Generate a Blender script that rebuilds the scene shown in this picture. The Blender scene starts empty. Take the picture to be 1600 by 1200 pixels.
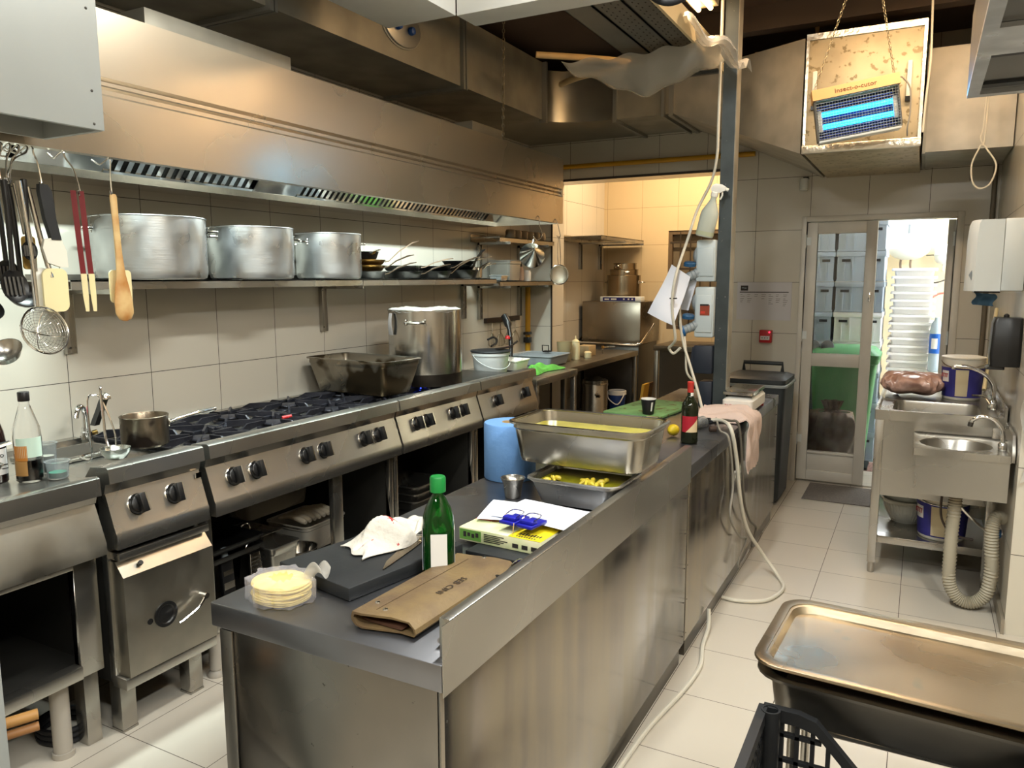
EXPO=0.5
SKY=18
HOODW=26
import bpy, bmesh, math, random
from mathutils import Vector, Matrix
R = math.radians
PI = math.pi
C = bpy.context.scene.collection
rnd = random.Random(7)

# ------------------------------------------------------------------ mesh builder
class MB:
    def __init__(s):
        s.bm = bmesh.new()
        s.X = Matrix.Identity(4)
    def v(s, p):
        return s.bm.verts.new(s.X @ Vector(p))
    def f(s, vs, mi=0):
        try:
            fc = s.bm.faces.new(vs); fc.material_index = mi
            return fc
        except ValueError:
            return None
    def box(s, a, b, bev=0, mi=0):
        x0, y0, z0 = [min(a[i], b[i]) for i in range(3)]
        x1, y1, z1 = [max(a[i], b[i]) for i in range(3)]
        P = [(x0,y0,z0),(x1,y0,z0),(x1,y1,z0),(x0,y1,z0),(x0,y0,z1),(x1,y0,z1),(x1,y1,z1),(x0,y1,z1)]
        vs = [s.v(p) for p in P]
        fs = [s.f([vs[i] for i in q], mi) for q in ((3,2,1,0),(4,5,6,7),(0,1,5,4),(1,2,6,5),(2,3,7,6),(3,0,4,7))]
        if bev:
            es = list({e for f in fs for e in f.edges})
            bmesh.ops.bevel(s.bm, geom=es, offset=bev, segments=2, affect='EDGES', profile=.5, material=mi)
        return s
    def cbox(s, c, d, bev=0, mi=0):
        return s.box([c[i]-d[i]/2 for i in range(3)], [c[i]+d[i]/2 for i in range(3)], bev, mi)
    def loft(s, rings, ca=True, cb=True, mi=0, closed=True):
        rs = [[s.v(p) for p in r] for r in rings]
        n = len(rs[0])
        for a, b in zip(rs, rs[1:]):
            for i in range(n if closed else n-1):
                s.f([a[i], a[(i+1) % n], b[(i+1) % n], b[i]], mi)
        if ca: s.f(rs[0][::-1], mi)
        if cb: s.f(rs[-1], mi)
        return s
    def lathe(s, prof, c=(0,0,0), n=28, ax=(0,0,1), ca=True, cb=True, mi=0, sx=1, sy=1):
        M = Matrix.Translation(Vector(c)) @ Vector(ax).to_track_quat('Z','Y').to_matrix().to_4x4()
        rings = [[M @ Vector((r*sx*math.cos(2*PI*i/n), r*sy*math.sin(2*PI*i/n), z)) for i in range(n)] for r, z in prof]
        return s.loft(rings, ca, cb, mi)
    def cyl(s, p, q, r, r2=None, n=20, mi=0, caps=True):
        p, q = Vector(p), Vector(q)
        return s.lathe([(r,0),(r if r2 is None else r2,(q-p).length)], p, n, q-p, caps, caps, mi)
    def tube(s, pts, r, n=8, mi=0, closed=False, sm=0):
        pts = [Vector(p) for p in pts]
        if sm: pts = cat(pts, sm, closed)
        m = len(pts)
        rings = []
        up = Vector((0.13,0.21,0.97))
        for i, p in enumerate(pts):
            a = pts[(i-1) % m] if closed or i else p
            b = pts[(i+1) % m] if closed or i < m-1 else p
            t = (b-a).normalized() if (b-a).length > 1e-9 else Vector((0,0,1))
            x = up - t*up.dot(t)
            if x.length < 1e-4: x = Vector((1,0,0)) - t*t.x
            x.normalize(); y = t.cross(x); up = x
            rr = r[i*(len(r)-1)//max(1,m-1)] if isinstance(r, (list,tuple)) else r
            rings.append([p + (x*math.cos(2*PI*k/n) + y*math.sin(2*PI*k/n))*rr for k in range(n)])
        if closed: return s.loft(rings+[rings[0]], False, False, mi)
        return s.loft(rings, True, True, mi)
    def prism(s, poly, ax, a, b, mi=0):
        def P(u, w, t):
            return {'x':(t,u,w),'y':(u,t,w),'z':(u,w,t)}[ax]
        return s.loft([[P(u,w,a) for u,w in poly],[P(u,w,b) for u,w in poly]], True, True, mi)
    def surf(s, fn, nu, nv, th=0, mi=0):
        g = [[Vector(fn(i/nu, j/nv)) for j in range(nv+1)] for i in range(nu+1)]
        def nrm(i,j):
            du = g[min(i+1,nu)][j]-g[max(i-1,0)][j]; dv = g[i][min(j+1,nv)]-g[i][max(j-1,0)]
            k = du.cross(dv)
            return k.normalized() if k.length > 1e-12 else Vector((0,0,1))
        A = [[s.v(g[i][j]) for j in range(nv+1)] for i in range(nu+1)]
        for i in range(nu):
            for j in range(nv): s.f([A[i][j],A[i+1][j],A[i+1][j+1],A[i][j+1]], mi)
        if th:
            B = [[s.v(g[i][j]-nrm(i,j)*th) for j in range(nv+1)] for i in range(nu+1)]
            for i in range(nu):
                for j in range(nv): s.f([B[i][j+1],B[i+1][j+1],B[i+1][j],B[i][j]], mi)
            for i in range(nu):
                s.f([A[i+1][0],A[i][0],B[i][0],B[i+1][0]], mi); s.f([A[i][nv],A[i+1][nv],B[i+1][nv],B[i][nv]], mi)
            for j in range(nv):
                s.f([A[0][j],A[0][j+1],B[0][j+1],B[0][j]], mi); s.f([A[nu][j+1],A[nu][j],B[nu][j],B[nu][j+1]], mi)
        return s
    def text(s, body, M, size, depth=.0006, mi=0, align='CENTER', sx=1):
        cu = bpy.data.curves.new('t','FONT'); cu.body = body; cu.size = size; cu.align_x = align; cu.align_y = 'CENTER'
        cu.extrude = depth; cu.resolution_u = 2
        o = bpy.data.objects.new('t', cu); C.objects.link(o)
        dg = bpy.context.evaluated_depsgraph_get()
        me = bpy.data.meshes.new_from_object(o.evaluated_get(dg))
        me.transform(s.X @ M @ Matrix.Diagonal((sx,1,1,1)))
        k = len(s.bm.faces)
        s.bm.from_mesh(me)
        s.bm.faces.ensure_lookup_table()
        for fc in s.bm.faces[k:]: fc.material_index = mi
        bpy.data.objects.remove(o); bpy.data.curves.remove(cu); bpy.data.meshes.remove(me)
        return s

def cat(pts, k=6, closed=False):
    m = len(pts); out = []
    for i in range(m if closed else m-1):
        g = lambda j: pts[j % m] if closed else pts[max(0,min(m-1,j))]
        p0,p1,p2,p3 = g(i-1),g(i),g(i+1),g(i+2)
        for q in range(k):
            t = q/k
            out.append(.5*((2*p1)+(p2-p0)*t+(2*p0-5*p1+4*p2-p3)*t*t+(3*p1-p0-3*p2+p3)*t**3))
    if not closed: out.append(pts[-1])
    return out

def rrect(x0,y0,x1,y1,r,z,n=5):
    out=[]
    for cx,cy,a in ((x1-r,y1-r,0),(x0+r,y1-r,90),(x0+r,y0+r,180),(x1-r,y0+r,270)):
        for i in range(n+1):
            t=R(a+90*i/n); out.append((cx+r*math.cos(t),cy+r*math.sin(t),z))
    return out

ORG = {}
def fin(mb, name, mat, org, parent=None, ang=38, flat=False):
    bm = mb.bm
    bmesh.ops.remove_doubles(bm, verts=bm.verts, dist=1e-6)
    bmesh.ops.recalc_face_normals(bm, faces=bm.faces)
    me = bpy.data.meshes.new(name)
    bm.to_mesh(me); bm.free()
    me.transform(Matrix.Translation(-Vector(org)))
    for m in (mat if isinstance(mat,(list,tuple)) else [mat]): me.materials.append(m)
    if not flat:
        me.polygons.foreach_set('use_smooth',[True]*len(me.polygons))
        me.set_sharp_from_angle(angle=R(ang))
    o = bpy.data.objects.new(name, me); C.objects.link(o)
    if parent: o.parent = parent
    else: o.location = org
    ORG[o.name] = Vector(org)
    return o
def tag(o, label, cat_, group=None, kind=None):
    o['label']=label; o['category']=cat_
    if group: o['group']=group
    if kind: o['kind']=kind
    return o
def thing(name, label, cat_, loc=(0,0,0), group=None, rot=None):
    o = bpy.data.objects.new(name, None); C.objects.link(o); o.location = loc
    o.empty_display_size = .05
    ORG[o.name] = Vector(loc)
    if rot is not None:
        o.rotation_euler = rot if isinstance(rot,(tuple,list)) else (0,0,rot)
    return tag(o,label,cat_,group)
def part(T, name, mb, mat, label=None, L=False, **k):
    """a part given in world coordinates (L: in the thing's own coordinates)"""
    o = fin(mb, name, mat, (0,0,0) if L else ORG[T.name], T, **k)
    if L: ORG[o.name]=Vector((0,0,0))
    if label: o['label']=label
    return o
def one(name, mb, mat, label, cat_, group=None, kind=None, org=None, **k):
    """a thing that is one mesh, its origin at the middle of its base"""
    if org is None:
        co=[v.co for v in mb.bm.verts]
        mn=[min(c[i] for c in co) for i in range(3)]; mx=[max(c[i] for c in co) for i in range(3)]
        org=((mn[0]+mx[0])/2,(mn[1]+mx[1])/2,mn[2])
    return tag(fin(mb,name,mat,org,**k),label,cat_,group,kind)
def struct(name, mb, mat, parent=None, **k):
    o = fin(mb,name,mat,ORG[parent.name] if parent else (0,0,0),parent,**k)
    if not parent: o['kind']='structure'
    return o
def dup(o, loc=None, rot=None, label=None, group=None, parent=None):
    c = o.copy(); C.objects.link(c)
    ORG[c.name]=ORG.get(o.name,Vector())
    if parent: c.parent = parent
    if loc is not None: c.location = loc
    if rot is not None: c.rotation_euler = rot if isinstance(rot,(tuple,list)) else (0,0,rot)
    if label: c['label']=label
    if group: c['group']=group
    for ch in [q for q in o.children]: dup(ch, parent=c)
    return c

# ------------------------------------------------------------------ materials
def lin(c):
    return tuple((x/12.92 if x<=.04045 else ((x+.055)/1.055)**2.4) for x in c)
def hx(h):
    h=h.lstrip('#'); return lin([int(h[i:i+2],16)/255 for i in (0,2,4)])
def nd(nt,t,**k):
    n=nt.nodes.new(t)
    for a,b in k.items(): setattr(n,a,b)
    return n
def mat(name, col, rough=.5, metal=0., var=0., vs=6., rvar=0., bump=0., bs=40., stretch=None, trans=0., ior=1.45, alpha=1., emit=None, es=0., coat=0., spec=.5, sss=0., col2=None, spots=None, cstretch=None):
    m=bpy.data.materials.new(name); m.use_nodes=True; nt=m.node_tree; b=nt.nodes['Principled BSDF']
    c=hx(col) if isinstance(col,str) else col
    I=b.inputs
    I['Base Color'].default_value=(*c,1); I['Roughness'].default_value=rough; I['Metallic'].default_value=metal
    I['Transmission Weight'].default_value=trans; I['IOR'].default_value=ior; I['Alpha'].default_value=alpha
    I['Coat Weight'].default_value=coat; I['Specular IOR Level'].default_value=spec
    if sss: I['Subsurface Weight'].default_value=sss; I['Subsurface Radius'].default_value=(.02,.015,.01)
    if emit: I['Emission Color'].default_value=(*hx(emit),1); I['Emission Strength'].default_value=es
    L=nt.links.new
    tc=nd(nt,'ShaderNodeTexCoord'); src=tc.outputs['Object']
    if var or rvar or col2:
        no=nd(nt,'ShaderNodeTexNoise'); no.inputs['Scale'].default_value=vs; no.inputs['Detail'].default_value=3; no.inputs['Roughness'].default_value=.4; L(src,no.inputs['Vector'])
        if cstretch:
            mq=nd(nt,'ShaderNodeMapping'); mq.inputs['Scale'].default_value=cstretch; L(src,mq.inputs['Vector']); L(mq.outputs[0],no.inputs['Vector'])
        if var or col2:
            mx=nd(nt,'ShaderNodeMix',data_type='RGBA'); 
            c2=hx(col2) if col2 else tuple(max(0,x*(1-var)) for x in c)
            c1=c if col2 else tuple(min(1,x*(1+var)) for x in c)
            mx.inputs[6].default_value=(*c1,1); mx.inputs[7].default_value=(*c2,1)
            rp=nd(nt,'ShaderNodeMapRange'); rp.inputs[1].default_value=.25; rp.inputs[2].default_value=.75; rp.interpolation_type='SMOOTHSTEP'
            L(no.outputs['Fac'],rp.inputs[0]); L(rp.outputs[0],mx.inputs[0]); L(mx.outputs[2],I['Base Color'])
            if spots:
                n3=nd(nt,'ShaderNodeTexNoise'); n3.inputs['Scale'].default_value=spots[0]; L(src,n3.inputs['Vector'])
                r3=nd(nt,'ShaderNodeMapRange'); r3.inputs[1].default_value=spots[1]; r3.inputs[2].default_value=spots[1]+.06
                m3=nd(nt,'ShaderNodeMix',data_type='RGBA'); m3.inputs[7].default_value=(*hx(spots[2]),1)
                L(n3.outputs['Fac'],r3.inputs[0]); L(r3.outputs[0],m3.inputs[0]); L(mx.outputs[2],m3.inputs[6]); L(m3.outputs[2],I['Base Color'])
        if rvar:
            r2=nd(nt,'ShaderNodeMapRange'); r2.inputs[1].default_value=.25; r2.inputs[2].default_value=.75; r2.interpolation_type='SMOOTHSTEP'
            r2.inputs[3].default_value=max(.02,rough-rvar); r2.inputs[4].default_value=rough+rvar
            L(no.outputs['Fac'],r2.inputs[0]); L(r2.outputs[0],I['Roughness'])
    if bump:
        n2=nd(nt,'ShaderNodeTexNoise'); n2.inputs['Scale'].default_value=bs; n2.inputs['Detail'].default_value=3
        if stretch:
            mp=nd(nt,'ShaderNodeMapping'); mp.inputs['Scale'].default_value=stretch; L(src,mp.inputs['Vector']); L(mp.outputs[0],n2.inputs['Vector'])
        else: L(src,n2.inputs['Vector'])
        bp=nd(nt,'ShaderNodeBump'); bp.inputs['Strength'].default_value=bump; bp.inputs['Distance'].default_value=.01
        L(n2.outputs['Fac'],bp.inputs['Height']); L(bp.outputs[0],I['Normal'])
    return m
def tiles(name, col, ax, off, size=(.4,.4), rough=.22, grout='#3b342c', gw=.0016, var=.06):
    m=bpy.data.materials.new(name); m.use_nodes=True; nt=m.node_tree; b=nt.nodes['Principled BSDF']; L=nt.links.new
    g=nd(nt,'ShaderNodeNewGeometry'); sp=nd(nt,'ShaderNodeSeparateXYZ'); L(g.outputs['Position'],sp.inputs[0])
    def mth(op,a,bv=None,c=None):
        n=nd(nt,'ShaderNodeMath',operation=op)
        for i,q in enumerate((a,bv,c)):
            if q is None: continue
            if hasattr(q,'links') or hasattr(q,'is_linked'): L(q,n.inputs[i])
            else: n.inputs[i].default_value=q
        return n.outputs[0]
    ds=[];ids=[]
    for k in range(2):
        p=mth('DIVIDE',mth('SUBTRACT',sp.outputs[ax[k]],off[k]),size[k])
        fr=mth('FRACT',p); ids.append(mth('FLOOR',p))
        ds.append(mth('MULTIPLY',mth('MINIMUM',fr,mth('SUBTRACT',1.,fr)),size[k]))
    d=mth('MINIMUM',ds[0],ds[1])
    gr=mth('LESS_THAN',d,gw)
    cb=nd(nt,'ShaderNodeCombineXYZ'); L(ids[0],cb.inputs[0]); L(ids[1],cb.inputs[1])
    wn=nd(nt,'ShaderNodeTexWhiteNoise',noise_dimensions='2D'); L(cb.outputs[0],wn.inputs['Vector'])
    no=nd(nt,'ShaderNodeTexNoise'); no.inputs['Scale'].default_value=3; no.inputs['Detail'].default_value=6; L(g.outputs['Position'],no.inputs['Vector'])
    s=mth('ADD',mth('MULTIPLY',wn.outputs['Value'],var),mth('MULTIPLY',no.outputs['Fac'],var*1.6))
    c=hx(col)
    mx=nd(nt,'ShaderNodeMix',data_type='RGBA'); mx.inputs[6].default_value=(*[min(1,x*(1+var)) for x in c],1); mx.inputs[7].default_value=(*[x*.7 for x in c],1); L(s,mx.inputs[0])
    m2=nd(nt,'ShaderNodeMix',data_type='RGBA'); L(gr,m2.inputs[0]); L(mx.outputs[2],m2.inputs[6]); m2.inputs[7].default_value=(*hx(grout),1)
    L(m2.outputs[2],b.inputs['Base Color'])
    rr=mth('ADD',mth('MULTIPLY',gr,.5),mth('MULTIPLY_ADD',no.outputs['Fac'],.12,rough-.06)); L(rr,b.inputs['Roughness'])
    b.inputs['Specular IOR Level'].default_value=.5
    return m

ST  = mat('brushed_steel','#aca9a2',.28,.95,var=.07,vs=3.,rvar=.06)
STH = mat('hood_steel','#b5aa98',.27,.86,var=.05,vs=2.,rvar=.05)
STW = mat('worktop_steel','#84858a',.32,.95,var=.1,vs=5.,rvar=.07)
STP = mat('panel_steel','#96908a',.2,.95,var=.10,vs=5,rvar=.07,cstretch=(1,3.2,.3),col2='#aaa292')  # pale upright streaks: smeared reflections painted in along with patina
STD = mat('dark_steel','#55534f',.4,.9,var=.15,vs=4)
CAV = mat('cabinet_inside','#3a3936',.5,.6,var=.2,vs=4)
STL = mat('polished_steel','#d0cdc8',.14,1.,var=.04,vs=9)
CHR = mat('chrome','#d9d9d9',.06,1.)
ALU = mat('spun_aluminium','#b7babd',.34,1.,var=.1,vs=9,rvar=.1,bump=.05,bs=20,stretch=(.6,.6,9))
GAL = mat('galvanised_sheet','#9b988c',.45,.45,var=.14,vs=5,rvar=.08,spots=None)
GALB= mat('galvanised_bright','#b5b1a6',.45,.45,var=.14,vs=7)
IRON= mat('cast_iron','#23232a',.42,.5,var=.3,vs=14,bump=.2,bs=60)
BLK = mat('black_plastic','#121213',.35)
BLKM= mat('matt_black_plastic','#1b1c1e',.6,var=.2,vs=20)
NON = mat('nonstick_black','#141414',.38,.2,var=.25,vs=20)
LEGM= mat('leg_grey','#a8a196',.45)
WHT = mat('white_plastic','#e6e4dd',.4)
CRM = mat('cream_silicone','#e3d7a8',.5,sss=.1)
WPL = mat('white_enamel','#d7dcdb',.38,var=.03,vs=3)
BRS = mat('stained_steel','#8f887c',.3,.95,var=.12,vs=7,rvar=.06,spots=(5,.50,'#4d4232'))
YEL = mat('yellow_paint','#b98a19',.45)
GREYP=mat('grey_plastic','#8e979c',.5)
RUB = mat('black_rubber','#17171a',.55)
CBL = mat('white_cable','#cfcabb',.5)
CBG = mat('grey_cable','#8b867c',.5)
TXT = mat('dark_ink','#2a2624',.7)
GLS = mat('clear_glass','#ffffff',.02,trans=1.,ior=1.3)
CLP = mat('clear_plastic','#e9f0f2',.18,trans=.85,ior=1.2)
FILM= mat('plastic_film','#d9d5cc',.25,trans=.35,alpha=.55,ior=1.2,bump=.3,bs=22)
RED = mat('red_plastic','#b01c1f',.4)

def frame_mat(c, x, z):
    """matrix with columns x, z(up of text), c"""
    x=Vector(x).normalized(); u=Vector(z).normalized(); n=x.cross(u)
    M=Matrix.Identity(4)
    for i in range(3):
        M[i][0]=x[i]; M[i][1]=u[i]; M[i][2]=n[i]; M[i][3]=c[i]
    return M
PW=(7,17,42,46,38,42,52)
# ------------------------------------------------------------------ the room
TL='#c6c1b4'
T_left = tiles('left_wall_tiles',TL,(1,2),(-.025,-.022))
T_back = tiles('back_wall_tiles',TL,(0,2),(0,-.022))
T_floor= tiles('floor_tiles','#c4bcae',(0,1),(-.01,-.003),rough=.3,grout='#4a4037',gw=.0014,var=.05)
PLAST = mat('plaster','#a99c88',.85,var=.08,vs=4)
CEIL = mat('ceiling_board','#57463b',.8,var=.12,vs=2.5)
H=3.3
struct('floor', MB().box((-3.4,-2.2,-.06),(1.5,8.4,0)), T_floor)
struct('ceiling', MB().box((-3.4,-2.2,H),(1.5,8.4,H+.06)), CEIL)
struct('wall_left', MB().box((-3.35,-2.2,0),(-3.2,8.35,H)), T_left)
# back wall: pier, lintel over the scullery opening, door opening
b=MB()
b.box((-3.2,6.35,0),(-2.98,6.62,H)); b.box((-2.98,6.35,2.46),(-1.42,6.62,H)); b.box((-1.42,6.35,0),(-.84,6.62,H))
b.box((-.84,6.35,2.075),(.215,6.62,H)); b.box((.215,6.35,0),(.42,6.62,H))
struct('wall_back', b, T_back)
T_right= tiles('right_wall_tiles','#c9c2b2',(1,2),(-.1,-.022))
b=MB(); b.box((.42,3.98,0),(1.5,6.62,H)); struct('wall_right', b, [T_right])
struct('wall_side', MB().box((1.4,-2.2,0),(1.5,3.98,H)), PLAST)
struct('wall_front', MB().box((-3.4,-2.3,0),(1.5,-2.2,H)), PLAST)
struct('wall_scullery', MB().box((-3.2,8.2,0),(-2.46,8.35,H)).box((-1.7,8.2,0),(-1.2,8.35,H)).box((-2.46,8.2,2.115),(-1.7,8.35,H)).box((-2.46,8.2,0),(-1.7,8.35,1.06)), tiles('scullery_tiles','#c9b897',(0,2),(.04,-.03),grout='#8a7656'))
struct('wall_scullery_right', MB().box((-1.3,6.62,0),(-1.2,8.2,H)), PLAST)
struct('baseboard_right', MB().box((.405,3.97,0),(.419,6.34,.07)), mat('base_tile','#8d8474',.4))
struct('trim_1', MB().box((-2.982,6.342,0),(-2.968,6.349,2.46)).box((-2.98,6.342,2.455),(-1.42,6.349,2.475)), mat('edge_trim','#3a342e',.5))
# barred window of the scullery
w=MB().box((-2.46,8.21,1.06),(-2.42,8.3,2.115)).box((-1.74,8.21,1.06),(-1.7,8.3,2.115)).box((-2.42,8.21,2.075),(-1.74,8.3,2.115)).box((-2.42,8.21,1.06),(-1.74,8.3,1.1))
W=struct('window_1', w, mat('window_frame_paint','#5d4f3d',.5))
g=MB().box((-2.42,8.27,1.1),(-1.74,8.275,2.075)); struct('pane', g, mat('dusty_pane','#6c6353',.3), W)
g=MB()
for x in (-2.33,-2.22,-2.11,-2.0,-1.89,-1.78): g.cyl((x,8.215,1.07),(x,8.215,2.1),.008,n=8)
for z in (1.35,1.7,1.98): g.box((-2.44,8.207,z),(-1.72,8.223,z+.02))
struct('window_bars', g, mat('bar_iron','#2e261d',.6), W)

# glazed door (left leaf shut, right leaf swung out into the yard)
DF=mat('door_aluminium','#c9c4b9',.45,.1,var=.05,vs=5)
d=MB(); d.box((-.855,6.335,0),(-.82,6.47,2.075),.003).box((.18,6.335,0),(.225,6.47,2.075),.003).box((-.82,6.335,2.035),(.18,6.47,2.075),.003).box((-.82,6.40,0),(.18,6.5,.012))
D=struct('door_1', d, DF)
def leaf(Mx, nm):
    l=MB(); l.X=Mx
    for a,bb in (((0,0,.02),(.075,.045,2.03)),((.415,0,.02),(.49,.045,2.03)),((.075,0,1.945),(.415,.045,2.03)),((.075,0,.93),(.415,.045,1.03)),((.075,0,.02),(.415,.045,.10)),((.075,.012,.10),(.415,.035,.25)),((.075,0,.235),(.415,.045,.255))):
        l.box(a,bb,.003)
    o=struct('door_leaf', l, DF, D)
    q=MB(); q.X=Mx; q.box((.07,.02,1.03),(.42,.024,1.945)); p=struct('pane', q, GLS, o)
    q=MB(); q.X=Mx; q.box((.07,.02,.25),(.42,.024,.935)); p=struct('pane', q, GLS, o)
    q=MB(); q.X=Mx
    for z in (.3,1.12,1.84): q.cyl((-.012,-.004,z),(-.012,-.004,z+.1),.011,n=10); q.box((-.02,-.003,z+.02),(.03,.002,z+.08))
    struct('hinge', q, WPL, o)
    return o
lf=leaf(Matrix.Translation((-.815,6.36,0)),'a')
q=MB().cbox((-.355,6.352,1.47),(.02,.014,.07),.004).cyl((-.355,6.35,1.48),(-.355,6.325,1.48),.006); struct('door_lock', q, CHR, lf)
leaf(Matrix.Translation((.175,6.49,0)) @ Matrix.Rotation(R(80),4,'Z') @ Matrix.Scale(1,4,(1,0,0)),'b')

# steel post on the island
POST=mat('post_unlit_front','#3d4446',.45,.3,var=.2,vs=9,spots=(38,.70,'#7d7c74'))  # unlit front of the post, its shade put into the colour
POSTL=mat('post_daylit_side','#8d887c',.5,.3,var=.2,vs=9)  # side facing the door, daylight put into a paler colour
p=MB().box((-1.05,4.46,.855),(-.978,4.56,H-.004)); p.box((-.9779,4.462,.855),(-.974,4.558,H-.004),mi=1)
one('steel_post',p,[POST,POSTL],'grey steel post with shaded front and daylit side coloured in, rising from the island to the ceiling','post',kind='structure')

# ------------------------------------------------------------------ the yard behind the door
YW=mat('yard_render','#cdbf9f',.9,var=.1,vs=3)
struct('ground', MB().box((-2.5,6.62,-.05),(3.5,12,-.005)), mat('yard_paving','#a99c90',.8,var=.15,vs=6))
struct('wall_yard', MB().box((-1.2,9.0,0),(3.5,9.15,3.2)), YW)
struct('wall_yard_left', MB().box((-1.2,6.62,0),(-1.14,9.0,2.6)), YW)
struct('wall_yard_right', MB().box((1.9,6.62,0),(2.0,9.0,2.6)), YW)

# ------------------------------------------------------------------ camera, light, view
cam=bpy.data.cameras.new('camera'); co=bpy.data.objects.new('camera',cam); C.objects.link(co)
F=1198.16; cam.sensor_fit='HORIZONTAL'; cam.sensor_width=36; cam.lens=F/1600*36; cam.clip_start=.02; cam.clip_end=100
yaw,pit,rol=-.489917347,.137130606,-.002277275
cy,sy=math.cos(yaw),math.sin(yaw); f=Vector((sy,cy,0)); r=Vector((cy,-sy,0)); u=Vector((0,0,1))
c_,s_=math.cos(pit),math.sin(pit); f2=c_*f-s_*u; u2=s_*f+c_*u
c_,s_=math.cos(rol),math.sin(rol); r3=c_*r+s_*u2; u3=-s_*r+c_*u2
Mc=Matrix.Identity(4)
for i in range(3): Mc[i][0]=r3[i]; Mc[i][1]=u3[i]; Mc[i][2]=-f2[i]
Mc[2][3]=1.615
co.matrix_world=Mc
sc=bpy.context.scene; sc.camera=co
sc.view_settings.view_transform='Standard'; sc.view_settings.look='None'; sc.view_settings.gamma=1; sc.view_settings.exposure=EXPO
sc.view_settings.use_curve_mapping=False
sc.cycles.max_bounces=8; sc.cycles.glossy_bounces=5; sc.cycles.transmission_bounces=8; sc.cycles.transparent_max_bounces=10
sc.cycles.sample_clamp_indirect=6; sc.cycles.caustics_reflective=False; sc.cycles.caustics_refractive=False; sc.cycles.blur_glossy=.6
wd=bpy.data.worlds.new('sky'); sc.world=wd; wd.use_nodes=True
bg=wd.node_tree.nodes['Background']; bg.inputs[0].default_value=(.86,.93,1,1); bg.inputs[1].default_value=SKY

def area(name, loc, size, power, col, rot=(0,0,0), spread=None):
    l=bpy.data.lights.new(name,'AREA'); l.shape='RECTANGLE'; l.size,l.size_y=size; l.energy=power; l.color=col
    if spread: l.spread=spread
    o=bpy.data.objects.new(name,l); C.objects.link(o); o.location=loc; o.rotation_euler=rot
    return o
WARM=(1,.74,.46); COOL=(.86,1,.97); NEU=(.97,1,.96); WARM2=(1,.76,.5)
LT=mat('lamp_tube','#fff2dd',.4,emit='#ffe3b8',es=14)
LTC=mat('lamp_tube_cool','#f2fffb',.4,emit='#e2fff6',es=10)
LTW=mat('lamp_tube_warm','#ffe6c0',.4,emit='#ffc880',es=14)
LBODY=mat('lamp_body','#d9d4c8',.5)
def ceiling_lamp(x,y,z,along,power,col,tm,label,ln=1.2,nm='ceiling_lamp'):
    T=thing(nm,label,'lamp',(x,y,z))
    dx,dy=(ln/2,.075) if along=='x' else (.075,ln/2)
    part(T,'lamp_body',MB().box((x-dx,y-dy,z),(x+dx,y+dy,z+.06),.006),LBODY)
    for s in (-1,1):
        p0,p1=((x-dx+.03,y+s*.035,z-.014),(x+dx-.03,y+s*.035,z-.014)) if along=='x' else ((x+s*.035,y-dy+.03,z-.014),(x+s*.035,y+dy-.03,z-.014))
        part(T,'tube',MB().cyl(p0,p1,.013,n=12),tm)
    area('lamp_light',(x,y,z-.045),(dx*2,dy*2),power,col)
    return T
ceiling_lamp(-1.22,4.25,3.17,'y',PW[0],WARM,LTW,'warm ceiling lamp above the end of the cable tray',ln=.9)
ceiling_lamp(.95,1.0,3.2,'y',PW[6],NEU,LT,'unseen fill lamp added near the right wall')  # added lamp, no known fixture here; fills the wall under the hood
ceiling_lamp(.05,4.35,3.22,'x',PW[1],WARM2,LTW,'warm ceiling lamp in front of the dusty duct box')
ceiling_lamp(-.85,2.3,3.235,'y',PW[2],NEU,LT,'ceiling lamp over the near island unit')
ceiling_lamp(.15,-.1,3.22,'x',PW[3],NEU,LT,'ceiling lamp over the kitchen entrance')
ceiling_lamp(-1.2,-1.2,3.22,'x',PW[4],NEU,LT,'ceiling lamp at the back of the kitchen')
ceiling_lamp(-2.0,7.3,3.2,'x',PW[5],WARM,LTW,'warm scullery ceiling lamp')
# ------------------------------------------------------------------ cooking line
def deck_poly(): return [(-3.18,.89),(-3.18,.945),(-3.13,.945),(-3.13,.925),(-2.52,.925),(-2.475,.978),(-2.392,.986),(-2.38,.98),(-2.374,.93),(-2.40,.925),(-2.41,.89)]
def knob(T,y,x=-2.392,z=.832,tilt=0,turn=0):
    n=Vector((.95,0,.31)).normalized(); c=Vector((x,y,z))
    M=Matrix.Translation(c) @ n.to_track_quat('Z','Y').to_matrix().to_4x4() @ Matrix.Rotation(turn,4,'Z')
    m=MB(); m.X=M; m.lathe([(.036,0),(.036,.006),(.031,.012),(.031,.02),(.028,.022)],n=24); m.box((-.011,-.034,.018),(.011,.034,.046),.003)
    k=part(T,'knob',m,BLK)
    m=MB(); m.X=M; m.box((.0105,-.033,.02),(.0155,.033,.046)); part(k,'grip_strip',m,STL)
    m=MB(); m.X=M; m.lathe([(.0365,-.002),(.0385,0),(.0385,.005),(.0365,.006)],n=24,ca=False,cb=False); part(k,'bezel',m,STL)
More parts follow.
